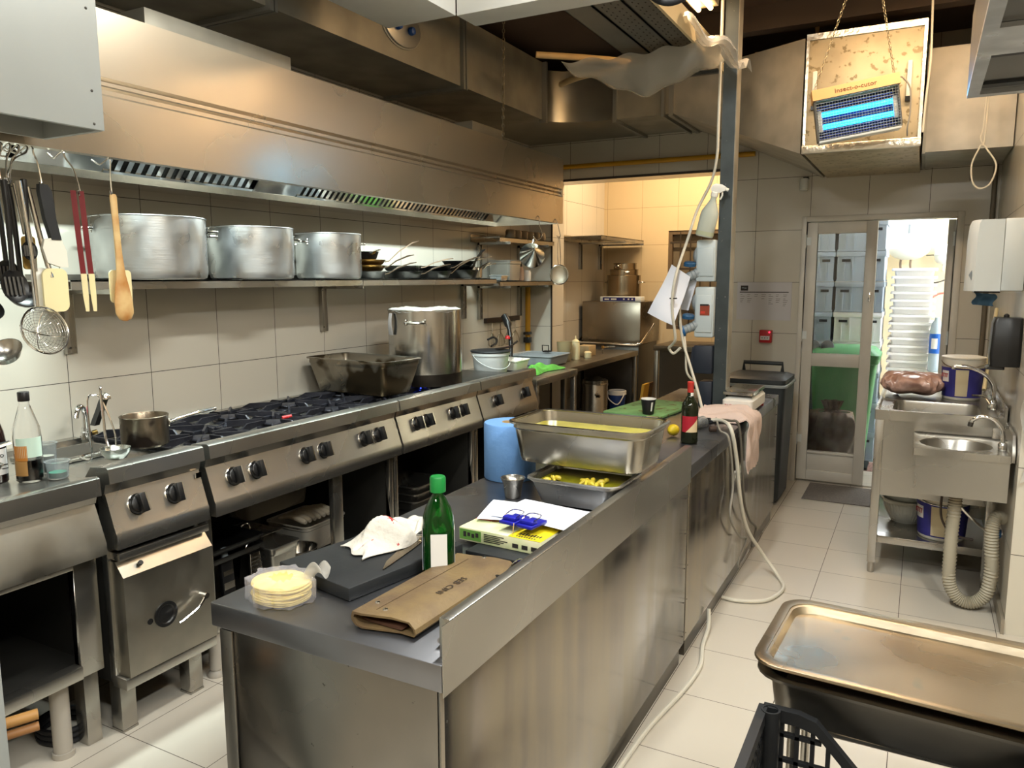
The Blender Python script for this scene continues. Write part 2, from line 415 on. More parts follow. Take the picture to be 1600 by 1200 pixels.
def pan_support(T,x,y,sx,sy):
    m=MB(); z0,z1=.928,.968; w=.006
    for s in (-1,1):
        m.box((x+s*sx-w,y-sy,z0),(x+s*sx+w,y+sy,z0+.02),.002); m.box((x-sx,y+s*sy-w,z0),(x+sx,y+s*sy+w,z0+.02),.002)
    for k in range(8):
        a=PI/4*k; d=Vector((math.cos(a),math.sin(a),0)); n=Vector((-d.y,d.x,0))*.005
        ro=min(sx/max(1e-6,abs(d.x)),sy/max(1e-6,abs(d.y))) if k%2==0 else math.hypot(sx,sy)
        o=Vector((x,y,0)); P=[o+d*.05+Vector((0,0,z1-.012)),o+d*.05+Vector((0,0,z1)),o+d*ro*.82+Vector((0,0,z1)),o+d*ro+Vector((0,0,z0+.018)),o+d*ro+Vector((0,0,z0))]
        m.loft([[p-n for p in P],[p+n for p in P]])
    return part(T,'pan_support',m,IRON)
def burner(T,x,y):
    m=MB().lathe([(.075,.925),(.07,.934),(.05,.936),(.05,.945),(.058,.948),(.056,.953),(.03,.957),(.012,.957)],(x,y,0),n=24); part(T,'burner',m,IRON)
def cooker(name,label,y0,y1,posts=(),legs='round',door=False):
    T=thing(name,label,'cooker',(-2.8,(y0+y1)/2,0),'cooker modules of the range')
    m=MB().prism(deck_poly(),'y',y0,y1); part(T,'hob_top',m,ST)
    m=MB().prism([(-2.45,.922),(-2.417,.915),(-2.367,.76),(-2.362,.752),(-2.362,.70),(-2.45,.70)],'y',y0+.003,y1-.003); part(T,'control_panel',m,ST)
    m=MB()
    for y in (y0+.004,y1-.024): m.box((-3.16,y,.2),(-2.44,y+.02,.7))
    m.box((-3.16,y0+.024,.2),(-3.14,y1-.024,.9)); m.box((-3.14,y0+.024,.2),(-2.44,y1-.024,.225)); m.box((-3.14,y0+.024,.69),(-2.45,y1-.024,.7))
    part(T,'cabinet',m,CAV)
    m=MB()
    for a,bb in [(y0+.003,y0+.03),(y1-.03,y1-.003)]+list(posts): m.box((-2.455,a,.2),(-2.425,bb,.70),.002)
    m.box((-2.455,y0+.03,.2),(-2.425,y1-.03,.235),.002); part(T,'front_frame',m,ST)
    for y in (y0+.05,y1-.05):
        for x in (-3.08,-2.47):
            m=MB()
            if legs=='round': m.cyl((x,y,.03),(x,y,.2),.026,n=16); m.lathe([(.034,0),(.034,.012),(.02,.03)],(x,y,0),n=16)
            else: m.box((x-.025,y-.03,.008),(x+.035,y+.03,.2),.002); m.box((x-.026,y-.031,0),(x+.036,y+.031,.008))
            part(T,'leg',m,ST if legs!='round' else LEGM)
    return T
T=cooker('boiling_unit','narrow steel boiling unit with two knobs and a door with a round black port',1.577,1.967,legs='square')
m=MB().box((-3.02,1.61,.927),(-2.80,1.935,.946),.006); m.box((-3.0,1.63,.9465),(-2.82,1.915,.9468),mi=1); part(T,'basin',m,[ST,STD])  # flat dark plate stands in for the shade of the open basin
m=MB().box((-2.425,1.59,.655),(-2.372,1.965,.682),.002); part(T,'door_rail',m,ST)
m=MB().prism([(-2.44,.648),(-2.40,.648),(-2.36,.597),(-2.36,.232),(-2.44,.232)],'y',1.59,1.965); d=part(T,'door',m,mat('worn_steel','#b3afa4',.36,1.,var=.12,vs=7,rvar=.08,bump=.04,bs=12))
m=MB().lathe([(.047,0),(.047,.004),(.036,.004),(.03,-.002),(.012,-.004)],(-2.3595,1.745,.408),ax=(1,0,0),n=28); part(d,'port',m,BLK)
part(d,'hole',MB().cyl((-2.361,1.68,.405),(-2.358,1.68,.405),.011,n=14),BLK); part(d,'hole',MB().cyl((-2.372,1.665,.625),(-2.366,1.665,.63),.009,n=14),BLK)
m=MB().cyl((-2.36,1.90,.425),(-2.325,1.90,.425),.011,n=12).tube([(-2.33,1.90,.425),(-2.325,1.86,.395),(-2.325,1.80,.375),(-2.326,1.775,.368)],.0045,sm=4); part(d,'latch',m,CHR)
m=MB().box((-2.44,1.577,.19),(-2.365,1.967,.23),.002); part(T,'base_rail',m,ST)
for y,t in ((1.684,.06),(1.834,-.05)): knob(T,y,turn=R(90)*0+t)
m=MB().cyl((-2.395,1.632,.80),(-2.384,1.632,.803),.006,n=10); part(T,'pilot_light',m,mat('amber_lens','#7a2a16',.3))
m=MB().box((-2.399,1.937,.865),(-2.393,1.962,.885)); part(T,'badge',m,STL)

T=cooker('gas_range','long steel range with six burners and open shelves, next to the boiling unit',1.992,3.205,posts=((2.735,2.80),))
for i in range(3):
    yc=1.992+.2+.404*i
    for x in (-2.95,-2.655):
        burner(T,x,yc); pan_support(T,x,yc,.143,.192)
for y in (2.113,2.231,2.521,2.638,2.929,3.041): knob(T,y)
m=MB().cyl((-2.62,2.62,.968),(-2.60,2.66,.972),.008,n=10); part(T,'ignition_tip',m,RED)
T=cooker('gas_range','steel range carrying the tall stockpot, four knobs in a heat-stained panel',3.215,4.045)
for yc in (3.42,3.84):
    for x in (-2.95,-2.655):
        burner(T,x,yc); pan_support(T,x,yc,.143,.195)
for y in (3.378,3.477,3.743,3.85): knob(T,y)
FL=mat('gas_flame','#3355ff',.5,emit='#3a55ff',es=2.5)
m=MB()
for k in range(10):
    a=2*PI*k/10; m.lathe([(.008,.945),(.005,.957),(.001,.9655)],(-2.70+.06*math.cos(a),3.83+.06*math.sin(a),0),n=8)
part(T,'flame',m,FL)
T=cooker('griddle_unit','last steel cooker of the range with two knobs and a flat top',4.055,4.82)
for y in (4.268,4.659): knob(T,y)
m=MB().box((-3.09,4.09,.925),(-2.54,4.79,.948),.006); part(T,'griddle_plate',m,STD)

# neutral counter at the left end of the range
T=thing('steel_counter','low open steel counter left of the boiling unit, bottles standing on it','counter',(-2.8,.95,0))
m=MB().prism([(-3.18,.89),(-3.18,.95),(-2.47,.95),(-2.392,.986-.022),(-2.378,.958),(-2.374,.90),(-2.40,.895),(-2.41,.87)],'y',.3,1.545); part(T,'worktop',m,ST)
m=MB().prism([(-2.45,.89),(-2.42,.885),(-2.365,.74),(-2.362,.70),(-2.45,.70)],'y',.3,1.543); part(T,'front_panel',m,mat('worn_panel','#a9a69c',.4,1.,var=.12,vs=7,rvar=.1))
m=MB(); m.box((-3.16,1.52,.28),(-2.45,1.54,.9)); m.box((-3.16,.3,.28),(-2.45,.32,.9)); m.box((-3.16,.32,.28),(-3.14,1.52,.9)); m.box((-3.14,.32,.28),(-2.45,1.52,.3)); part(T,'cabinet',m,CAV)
m=MB(); m.box((-2.46,1.46,.28),(-2.425,1.54,.70),.002); m.box((-2.46,.3,.28),(-2.425,.38,.70),.002); m.box((-2.46,.38,.66),(-2.425,1.46,.70),.002); m.box((-2.46,.38,.28),(-2.415,1.46,.325),.002); part(T,'front_frame',m,ST)
m=MB().box((-3.0,.34,.301),(-2.7,1.3,.33),.004); part(T,'inner_tray',m,STD)
for x in (-3.05,-2.5):
    for y in (.4,1.42):
        m=MB().cyl((x,y,.02),(x,y,.28),.03,n=16).lathe([(.036,0),(.036,.02),(.03,.02)],(x,y,0),n=16); part(T,'leg',m,LEGM)
m=MB().box((-2.53,1.49,.0),(-2.47,1.543,.28),.002); part(T,'leg',m,ST)
m=MB().prism([(-3.18,.95),(-3.18,1.02),(-3.14,1.03),(-2.99,.985),(-2.985,.95)],'y',1.1,1.54)
for i in range(8): 
    y=1.14+.05*i; m.prism([(-3.12,1.0245),(-3.02,.9945),(-3.02,.9965),(-3.12,1.0265)],'y',y,y+.035,mi=1)
part(T,'vent_riser',m,[mat('riser_bronze','#9a8464',.35,1.),STD])

# ------------------------------------------------------------------ extraction hood
T=thing('extraction_hood','long brushed steel extraction hood above the cooking line','hood',(-2.8,3.2,2.018))
Y0,Y1=.9,5.356
m=MB().prism([(-2.42,2.018),(-2.42,2.212),(-2.437,2.222),(-2.437,2.236),(-2.428,2.243),(-2.437,2.25),(-2.437,2.262),(-2.42,2.272),(-2.42,2.487),(-2.45,2.487),(-2.45,2.04),(-2.46,2.04),(-2.46,2.018)],'y',Y0,Y1)
part(T,'front_panel',m,STH)
m=MB().box((-3.19,Y0,2.46),(-2.45,Y1-.012,2.487)); part(T,'top_panel',m,STD)
m=MB().box((-3.19,Y1-.012,2.018),(-2.421,Y1,2.487)).box((-3.19,Y0,2.018),(-2.46,Y0+.012,2.46)); part(T,'end_panel',m,STH)
m=MB().prism([(-3.19,2.015),(-3.19,2.46),(-3.18,2.46),(-3.18,2.022),(-2.99,2.022),(-2.99,2.045),(-2.98,2.045),(-2.98,2.015)],'y',Y0+.012,Y1-.012); part(T,'gutter',m,STL)
def bank(ya,yb,slots=True):
    m=MB(); A=Vector((-2.99,0,2.043)); B=Vector((-2.62,0,2.46)); d=(B-A).normalized(); n=Vector((d.z,0,-d.x))
    def slab(y0,y1,s0,s1,t0,t1,mi=0):
        P=[A+d*s0+n*t0,A+d*s1+n*t0,A+d*s1+n*t1,A+d*s0+n*t1]
        m.loft([[p+Vector((0,y0,0)) for p in P],[p+Vector((0,y1,0)) for p in P]],mi=mi)
    Lh=(B-A).length
    if not slots: slab(ya,yb,0,Lh,0,.004)
    else:
        slab(ya,yb,0,Lh,-.03,-.026,1)
        slab(ya,yb,0,.02,-.03,.006); slab(ya,yb,Lh-.02,Lh,-.03,.006)
        k=max(2,round((yb-ya)/.047)); w=(yb-ya)/k
        for i in range(k): slab(ya+i*w,ya+i*w+w*.5,.02,Lh-.02,-.012,0)
    part(T,'baffle_filter' if slots else 'blank_panel',m,[STL,BLKM])
ys=[.93,1.33,1.72]
for a,b2,s in ((.93,1.33,1),(1.33,1.70,1),(1.70,2.05,0),(2.05,2.45,1),(2.45,2.85,1),(2.85,3.15,0),(3.15,3.65,1),(3.65,4.15,1),(4.15,4.65,1),(4.65,5.15,1),(5.15,5.33,0)): bank(a,b2-.006,s)
for y in (1.6,2.75,3.9,4.9):
    m=MB().box((-2.56,y-.3,2.43),(-2.47,y+.3,2.458),.004); l=part(T,'lamp_body',m,LBODY)
    m=MB().cyl((-2.515,y-.27,2.418),(-2.515,y+.27,2.418),.013,n=12); part(l,'tube',m,LTC)
    area('hood_light',(-2.515,y,2.402),(.07,.55),HOODW*(.4 if y>4.5 else 1),COOL)
for y,w in ((1.82,.55),(4.95,.26)):
    pass
def flatcase(y0,y1,label,tilt):
    c=thing('duct_collar',label,'duct',(-2.8,(y0+y1)/2,2.488),'duct collars on the hood')
    part(c,'casing',MB().box((-3.1,y0,2.488),(-2.6,y1,2.61),.004),GAL)
    part(c,'flange',MB().box((-3.12,y0-.02,2.488),(-2.58,y1+.02,2.507),.002),GAL)
flatcase(2.0,2.75,'flat grey duct collar on the hood top beside the hanging steel cabinet',0)
flatcase(4.35,4.75,'short grey duct collar on the hood top near the hanging chain',0)

# steel cabinet hung at the upper left
T=thing('hanging_cabinet','plain pale steel cabinet hung over the left end of the hood','cabinet',(-1.95,.8,2.035))
WC=mat('pale_cabinet_steel','#a5aaa9',.45,.4,var=.05,vs=3,bump=.02,bs=16)
part(T,'side_panel',MB().box((-2.115,.3,2.035),(-2.1,1.461,2.9),.002),WC)
m=MB().box((-2.38,1.446,2.035),(-2.115,1.461,2.9)).box((-2.38,.3,2.035),(-2.115,.315,2.9)).box((-2.38,.315,2.035),(-2.37,1.446,2.9)).box((-2.37,.315,2.885),(-2.115,1.446,2.9)); part(T,'casing',m,WC)
part(T,'inner_panel',MB().box((-2.37,.315,2.10),(-2.115,1.446,2.11)),STD)
for y,z in ((1.43,2.36),(1.43,2.14),(1.43,2.05)):
    part(T,'rivet',MB().lathe([(.004,0),(.003,.002),(.001,.003)],(-2.1,y,z),ax=(1,0,0),n=10),STD)

# ------------------------------------------------------------------ wall shelves
def shelf(y0,y1,label,br,z=1.575,x1=-2.9,bs=None,grp='steel shelves along the left wall'):
    T=thing('wall_shelf',label,'shelf',(-3.05,(y0+y1)/2,z),grp)
    m=MB().box((-3.195,y0,z+.03),(x1,y1,z+.036)).box((x1-.003,y0,z-.002),(x1,y1,z+.036)).box((-3.199,y0,z),(-3.195,y1,z+.06)).box((x1-.02,y0,z-.002),(x1-.003,y1,z+.001)); part(T,'board',m,ST)
    for y in br:
        m=MB().box((-3.199,y-.022,z-.275),(-3.192,y+.022,z)).box((-3.192,y-.022,z-.02),(x1+.04,y-.018,z)).box((-3.192,y-.022,z-.275),(-3.172,y-.019,z)).box((-3.192,y+.019,z-.275),(-3.172,y+.022,z)); k=part(T,'bracket',m,ST)
        m=MB()
        for q in (.03,.25): m.cyl((-3.1925,y+.004,z-q),(-3.189,y+.004,z-q),.005,n=8)
        part(k,'screw',m,STD)
    return T
shelf(1.83,3.585,'steel wall shelf carrying the three big aluminium pots',(1.985,3.56))
shelf(3.59,5.19,'steel wall shelf carrying the heaped frying pans',(5.17,))
shelf(5.30,6.30,'lower small steel shelf beside the yellow gas pipe, plastic tubs on it',(5.42,6.12),z=1.555,x1=-2.93)
shelf(5.30,6.30,'upper small steel shelf holding a row of glass jars, below the hood end',(5.42,6.12),z=1.90,x1=-2.93)
shelf(6.9,8.15,'plain steel shelf on the warm lit scullery wall',(7.5,8.05),z=1.98,x1=-2.72)

# ------------------------------------------------------------------ island
def island(label,y0,y1,ups,x0=-1.46):
    T=thing('steel_island',label,'counter',(-1.13,(y0+y1)/2,0),'island counter units')
    m=MB().box((x0,y0,.79),(-.80,y1,.85),.004); part(T,'worktop',m,STW)
    if ups: 
        m=MB().box((-.825,y0+.03,.8505),(-.7985,y1+.01,.935),.002).box((-.7985,y0,.782),(-.7965,y1+.01,.934)); part(T,'upstand',m,ST)
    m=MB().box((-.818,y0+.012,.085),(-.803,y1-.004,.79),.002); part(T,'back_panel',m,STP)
    m=MB().box((x0+.02,y0+.012,.085),(-.82,y0+.026,.79),.002).box((x0+.02,y0+.006,.085),(x0+.06,y0+.012,.785),.002); part(T,'end_panel',m,mat('end_panel_steel','#8d8a85',.32,1.,var=.16,vs=3,rvar=.1,bump=.04,bs=14,spots=(45,.71,'#1c1a18')) if ups else ST)
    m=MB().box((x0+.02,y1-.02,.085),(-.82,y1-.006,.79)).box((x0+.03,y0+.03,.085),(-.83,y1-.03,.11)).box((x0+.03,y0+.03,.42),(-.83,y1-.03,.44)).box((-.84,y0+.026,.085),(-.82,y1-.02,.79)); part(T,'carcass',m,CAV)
    m=MB().box((x0+.06,y0+.05,0),(-.815,y1-.03,.085)); part(T,'plinth',m,mat('plinth_steel','#6b665e',.35,1.,var=.15))
    m=MB()
    for i in range(5):
        z=.12+.15*i; m.cyl((-.8035,y0+.02,z),(-.8015,y0+.02,z),.003,n=8).cyl((-.8035,y1-.02,z),(-.8015,y1-.02,z),.003,n=8)
    part(T,'screw',m,STD)
    return T
island('near steel island unit with a raised back edge, chopping board and green bottle on it',1.20,3.045,True)
island('far steel island unit without a raised edge, the steel post standing on it',3.05,5.24,False)

# steel tables at the end of the cooking line
def table(name,label,x0,x1,y0,y1,z,legs=.04,shelf_z=None,apron=.05,splash=None,m0=ST,cat_='table',grp=None,panel=False):
    T=thing(name,label,cat_,((x0+x1)/2,(y0+y1)/2,0),grp)
    part(T,'worktop',MB().box((x0,y0,z-apron),(x1,y1,z),.003),m0)
    for x in (x0+.005,x1-.005-legs):
        for y in (y0+.01,y1-.01-legs):
            m=MB().box((x,y,.03),(x+legs,y+legs,z-apron),.003).cyl((x+legs/2,y+legs/2,0),(x+legs/2,y+legs/2,.03),legs*.38,n=12); part(T,'leg',m,m0)
    if shelf_z: part(T,'undershelf',MB().box((x0+.01,y0+.015,shelf_z-.03),(x1-.01,y1-.015,shelf_z),.002),m0)
    if splash: part(T,'splashback',MB().box(*splash),m0)
    return T
table('steel_table','short steel counter with the green cloth on it at the end of the range',-3.18,-2.40,4.88,5.62,.895,shelf_z=.3)
table('sink_table','long dark steel sink table leading to the dishwasher',-3.18,-2.52,5.64,7.45,.885,shelf_z=.25,m0=mat('table_steel','#8f8a80',.35,1.,var=.1))  # darker, browner steel for the tables at the back
# ------------------------------------------------------------------ overhead ducts
T=thing('air_duct','square grey sheet metal duct running over the hood and bending along the back wall','duct',(-2.6,4.5,2.79))
n=8; arc=[(-2.6+.48*(1-math.cos(PI/2*i/n)),5.40+.22*math.sin(PI/2*i/n)) for i in range(n+1)]
def ext(m,poly,z0,z1): m.loft([[(x,y,z0) for x,y in poly],[(x,y,z1) for x,y in poly]])
m=MB().box((-3.19,.0,2.79),(-2.6,5.40,3.2)); part(T,'straight_run',m,GAL)
m=MB(); ext(m,[(-3.19,6.345),(-3.19,5.40)]+arc+[(-2.12,6.345)],2.79,3.16); part(T,'elbow',m,mat('elbow_sheet','#9a988f',.3,.95,var=.1,vs=5))
m=MB().box((-2.12,5.62,2.79),(-1.68,6.345,3.1)); part(T,'straight_run',m,GAL)
q0=[(-1.68,5.60,2.79),(-1.68,6.345,2.79),(-1.68,6.345,3.06),(-1.68,5.60,3.06)]; q1=[(-.712,5.045,2.357),(-.712,6.345,2.357),(-.712,6.345,3.02),(-.712,5.045,3.02)]
qm=[(-1.18,5.42,2.58),(-1.18,6.345,2.58),(-1.18,6.345,3.06),(-1.18,5.42,3.06)]
m=MB().loft([q0,qm,q1]); part(T,'reducer',m,GALB,flat=True)
FZ=mat('flange_zinc','#9a9b96',.38,.6)
for a,b2 in [((-3.19,y+p,2.77),(-2.575,y+q,3.22)) for y in (2.62,4.22) for p,q in ((-.012,.012),(.02,.036))]+[((-2.62,5.36,2.765),(-2.565,5.385,3.2)),((-2.13,5.595,2.765),(-2.10,6.34,3.18)),((-1.695,5.575,2.765),(-1.665,6.34,3.12)),((-1.75,5.575,2.765),(-1.73,6.34,3.12))]:
    part(T,'flange',MB().box(a,b2),FZ)
h=MB(); y0,z0=3.60,2.97
h.loft([[(-2.6+t,y0+s*.165*math.cos(2*PI*i/32),z0+s*.105*math.sin(2*PI*i/32)) for i in range(32)] for t,s in ((.0,1.08),(.006,1.08),(.006,1.),(.016,.98),(.018,.93))]); hh=part(T,'hatch',h,mat('hatch_zinc','#b0b1ac',.35,.8))
for dy in (-.06,.06):
    k=MB().lathe([(.02,0),(.024,.012),(.02,.026),(.008,.03)],(-2.582,y0+dy,z0-.01),ax=(1,0,0),n=8); part(hh,'hatch_knob',k,mat('blue_knob','#1f4f9a',.4))
# box end of the duct
T=thing('duct_box','large dusty metal duct box hanging above the glazed door, insect killer in front','duct',(-.39,5.7,2.357))
m=MB().box((-.695,5.04,2.357),(-.075,6.345,3.03),.003); part(T,'casing',m,mat('dusty_sheet','#b9ac90',.5,.35,var=.15,vs=7,spots=(26,.6,'#8a7d60')))
m=MB().box((-.705,5.025,2.35),(-.065,5.05,2.40),.006).box((-.70,5.03,2.40),(-.685,5.05,3.03)).box((-.085,5.03,2.40),(-.068,5.05,3.03)).box((-.70,5.028,3.0),(-.07,5.05,3.035)); part(T,'foil_tape',m,mat('foil_tape','#d8d2c4',.28,.9,bump=.5,bs=34))
for x in (-.645,-.145):
    m=MB().box((x-.012,5.018,2.62),(x+.012,5.036,2.82),.003).box((x-.015,5.01,2.6),(x+.015,5.036,2.625),mi=1); part(T,'latch',m,[WHT,BLK])
T=thing('air_duct','wide square duct running right from the dusty duct box over the door','duct',(.6,5.9,2.38))
m=MB().box((-.045,5.55,2.385),(.415,6.34,3.0)); part(T,'straight_run',m,GALB)
m=MB().box((-.062,5.53,2.375),(-.045,6.34,3.02)); part(T,'flange',m,GAL)

# white box duct and cable trays
T=thing('ventilation_box','white painted ventilation box under the ceiling above the middle of the hood','duct',(-1.7,2.6,2.8))
WBX=mat('white_painted_sheet','#d2d3cf',.5,var=.04)
part(T,'long_case',MB().box((-2.34,2.45,2.8),(-1.96,3.14,3.22),.004),WBX)
part(T,'cross_case',MB().box((-1.957,3.14,2.8),(-1.02,3.31,3.2),.004),WBX)
T=thing('cable_tray','perforated grey cable tray of three channels under the ceiling','cable tray',(-1.4,4.2,2.9))
CT=mat('tray_zinc','#6f716f',.45,.8,var=.1)
for i in range(3):
    x0=-1.625+.15*i; m=MB()
    m.box((x0,3.36,2.9),(x0+.142,5.03,2.905)); m.box((x0,3.36,2.9),(x0+.005,5.03,2.95)); m.box((x0+.137,3.36,2.9),(x0+.142,5.03,2.95))
    if i:
        for j in range(54):
            y=3.4+.03*j
            for q in ((.03,.11),(.05,.085))[j%2]: m.cbox((x0+q,y,2.8995),(.006,.012,.001),mi=1)
    part(T,'channel',m,[CT,BLKM])
part(T,'cross_bar',MB().box((-1.68,5.03,2.885),(-1.10,5.06,2.925)),CT); part(T,'cross_bar',MB().box((-1.66,3.45,2.95),(-1.12,3.49,2.975)),CT)
part(T,'side_rail',MB().box((-1.175,3.36,2.86),(-1.16,5.03,2.98)),mat('tray_side','#d9c9a4',.5,.3))
for x in (-1.6,-1.18):
    for y in (3.6,4.9): part(T,'hanger_rod',MB().cyl((x,y,2.95),(x,y,H-.01),.005,n=8),CT)
def sheet(u,v):
    x=-1.95+.95*u; y=4.28+.34*v+.06*math.sin(4*u)
    sag=math.sin(PI*min(1,max(0,u)))**.7
    z=2.868-.17*sag*(math.sin(PI*v)**.6)-.02*math.sin(11*u+5*v)*math.sin(PI*v)-.012*math.sin(27*u+3*v)
    return (x,y,z)
one('plastic_sheet',MB().surf(sheet,60,24,.002),FILM,'crumpled clear plastic sheet slung below the perforated cable tray','plastic sheet')
one('plastic_sheet',MB().surf(lambda u,v:(-1.14+.26*u,3.95+.42*v,2.90-.2*u+.03*math.sin(9*u+6*v)+.02*math.sin(17*v)),26,26,.002),FILM,'lamp-lit crumpled plastic hanging right of the cable tray beside the post','plastic sheet')
one('hose_loop',MB().tube([(-1.19,3.3,3.22),(-1.15,3.3,2.95),(-1.09,3.3,2.80),(-1.0,3.3,2.755),(-.91,3.3,2.80),(-.84,3.3,2.95),(-.82,3.3,3.24)],.017,n=10,sm=6),RUB,'black rubber hose hanging in a loop in front of the cable tray','hose')
# chains
def chain(p,q,link=.032,r=.0022):
    p,q=Vector(p),Vector(q); d=(q-p); n=max(2,int(d.length/(link*.78))); m=MB(); t=d.normalized()
    a=t.orthogonal().normalized(); b2=t.cross(a)
    for i in range(n):
        c=p+d*((i+.5)/n); s=a if i%2 else b2; L=link/2-.003; w=link*.25
        pts=[]
        for k in range(10):
            an=2*PI*k/10; pts.append(c+t*(math.cos(an)*L)+s*(math.sin(an)*w))
        m.tube(pts,r,n=5,closed=True)
    return m
GALC=mat('chain_zinc','#8c836e',.35,1.)
one('hood_chain',chain((-2.44,4.46,2.49),(-2.40,4.40,3.2)),GALC,'long thin chain holding up the far end of the hood','chain')
# conduits under the ceiling
CND=mat('conduit_cream','#c9ad7e',.5)
one('conduit',MB().tube([(-.95,4.6,3.22),(-.2,4.5,3.22),(.6,4.4,3.22)],.018,n=10),CND,'cream conduit crossing the ceiling above the insect killer','pipe')
one('conduit',MB().tube([(-2.28,5.0,2.93),(-2.0,4.75,2.90),(-1.72,4.72,2.9),(-1.70,4.70,2.93),(-1.95,4.62,2.97),(-2.2,4.45,2.98)],.02,n=10,sm=4),CND,'bent pale pipe stub beside the plastic sheet under the ceiling','pipe')
one('conduit',MB().tube([(-1.1,5.55,3.1),(-.72,5.6,3.1),(-.72,5.6,3.25)],.016,n=8),CND,'cream conduit elbow left of the dusty duct box','pipe')
one('conduit',MB().tube([(-2.3,3.34,3.1),(-1.95,3.9,3.12),(-1.6,4.6,3.14)],.02,n=8),CND,'cream conduit between the white ventilation box and the cable tray','pipe')
one('ceiling_beam',MB().box((-3.19,3.95,3.21),(-1.7,4.12,3.3)).box((-1.7,5.2,3.15),(1.39,5.3,3.3)),mat('beam_brown','#4c4038',.7),'dark beam crossing under the ceiling','beam',kind='structure')
one('gas_pipe',MB().tube([(-2.97,6.31,2.575),(-1.22,6.31,2.568)],.02,n=12),YEL,'yellow gas pipe running along the wall above the scullery opening','pipe')
m=MB().tube([(-3.16,6.235,.95),(-3.16,6.235,1.55)],.024,n=12); g=one('gas_pipe',m,YEL,'upright yellow gas pipe beside the small shelves','pipe')
part(g,'valve',MB().cbox((-3.15,6.21,1.12),(.05,.08,.025),.004).cbox((-3.15,6.21,1.06),(.06,.06,.05),.006),BLK)
# shallow ventilation panel at the upper right
T=thing('ventilation_hood','dark grey metal ventilation hood underside overhead at the right','hood',(.4,2.8,2.3))
m=MB().box((.10,2.0,2.31),(.62,3.53,2.6)); part(T,'casing',m,STD)
m=MB().box((.10,2.0,2.295),(.14,3.53,2.31)).box((.14,3.48,2.295),(.62,3.53,2.31)).box((.14,3.34,2.30),(.62,3.4,2.312),mi=1).box((.14,2.9,2.30),(.62,2.95,2.312),mi=1).box((.14,2.6,2.295),(.62,2.9,2.309)); part(T,'grille_frame',m,[ALU,BLKM])
one('cable_loop',MB().tube([(.25,5.28,3.0),(.245,5.28,2.5),(.235,5.28,2.40),(.27,5.28,2.34),(.32,5.27,2.25),(.30,5.27,2.15),(.25,5.27,2.12),(.21,5.27,2.16),(.20,5.27,2.26),(.235,5.27,2.36),(.255,5.28,2.42),(.26,5.28,3.0)],.005,n=8,sm=6),CBL,'thin cream cable ending in a teardrop loop below the right duct','cable')
one('ceiling_cable',MB().tube([(-.06,4.9,3.28),(-.05,5.0,3.0),(-.045,5.01,2.8),(-.055,5.01,2.6),(-.06,5.01,2.42)],.006,n=8,sm=5),CBL,'thin cream cable running down the corner of the dusty duct box','cable')

# insect killer
T=thing('insect_killer','electric insect killer with two glowing blue tubes hung on chains','insect killer',(-.365,4.72,2.375),rot=(R(1.5),R(-8.5),R(10)))
W2=.205
m=MB().prism([(-.06,.235),(.06,.235),(.075,.29),(.06,.296),(-.06,.296)],'x',-W2-.01,W2+.01); 
m=MB(); m.prism([(-.075,.225),(-.055,.285),(.055,.285),(.075,.225)],'x',-W2-.012,W2+.012); cap=part(T,'cap',m,mat('cap_tan','#b98f5c',.5),L=True)
m=MB().text('Insect-o-cutor',frame_mat((.0,-.0667,.255),(1,0,0),(0,.316,.949)),.036,.0006); part(cap,'lettering',m,mat('brown_print','#5a3414',.6),L=True)
m=MB().box((-W2,-.05,0),(W2,.05,.012),.002); part(T,'catch_tray',m,WPL,L=True)
for s in (-1,1): part(T,'end_plate',MB().box((s*W2-.006,-.05,.012),(s*W2+.006,.05,.225)),STD,L=True)
part(T,'back_grid_plate',MB().box((-W2+.006,.03,.02),(W2-.006,.034,.222)),mat('night_blue','#0c1024',.5,.1),L=True)
m=MB()
for i in range(30):
    x=-W2+2*W2*i/29; m.cyl((x,-.058,.012),(x,-.058,.226),.0011,n=5,caps=False)
for i in range(15):
    z=.016+.205*i/14; m.cyl((-W2,-.058,z),(W2,-.058,z),.0011,n=5,caps=False)
part(T,'wire_guard',m,mat('guard_wire','#9a9a90',.35,1.),L=True)
m=MB()
for i in range(14): 
    z=.03+.013*i; m.cyl((-W2+.01,.02,z),(W2-.01,.02,z),.0018,n=5,caps=False)
part(T,'electric_grid',m,mat('grid_wire','#3a4a9a',.3,1.),L=True)
BL=mat('blue_tube','#35c8ff',.3,emit='#22aaff',es=3.2)
for z in (.085,.15): part(T,'tube',MB().cyl((-W2+.03,-.02,z),(W2-.03,-.02,z),.014,n=14),BL,L=True)
for s in (-1,1): part(T,'lamp_holder',MB().box((s*(W2-.016)-.012,-.034,.06),(s*(W2-.016)+.012,-.005,.175),.003),WPL,L=True)
M0=Matrix.Translation(T.location)@T.rotation_euler.to_matrix().to_4x4()
pl=M0@Vector((-W2+.005,0,.292)); pr=M0@Vector((W2-.005,0,.292))
one('lamp_chain',chain(pl,(-.39,4.62,3.29),.026,.0018),GALC,'left chain of the insect killer','chain')
one('lamp_chain',chain(pr,(-.33,4.62,3.29),.026,.0018),GALC,'right chain of the insect killer','chain')
one('power_cord',MB().tube([M0@Vector((W2+.015,.0,.268)),M0@Vector((W2+.035,0,.262)),M0@Vector((W2+.065,0,.20)),M0@Vector((W2+.055,0,.08)),M0@Vector((W2+.035,0,0)),M0@Vector((W2+.035,.02,-.04))],.0045,sm=6),CBG,'grey cord curling down from the insect killer','cable')
area('insect_glow',M0@Vector((0,-.075,.115)),(.34,.1),1.6,(.12,.55,1),(R(-90),0,R(10)))
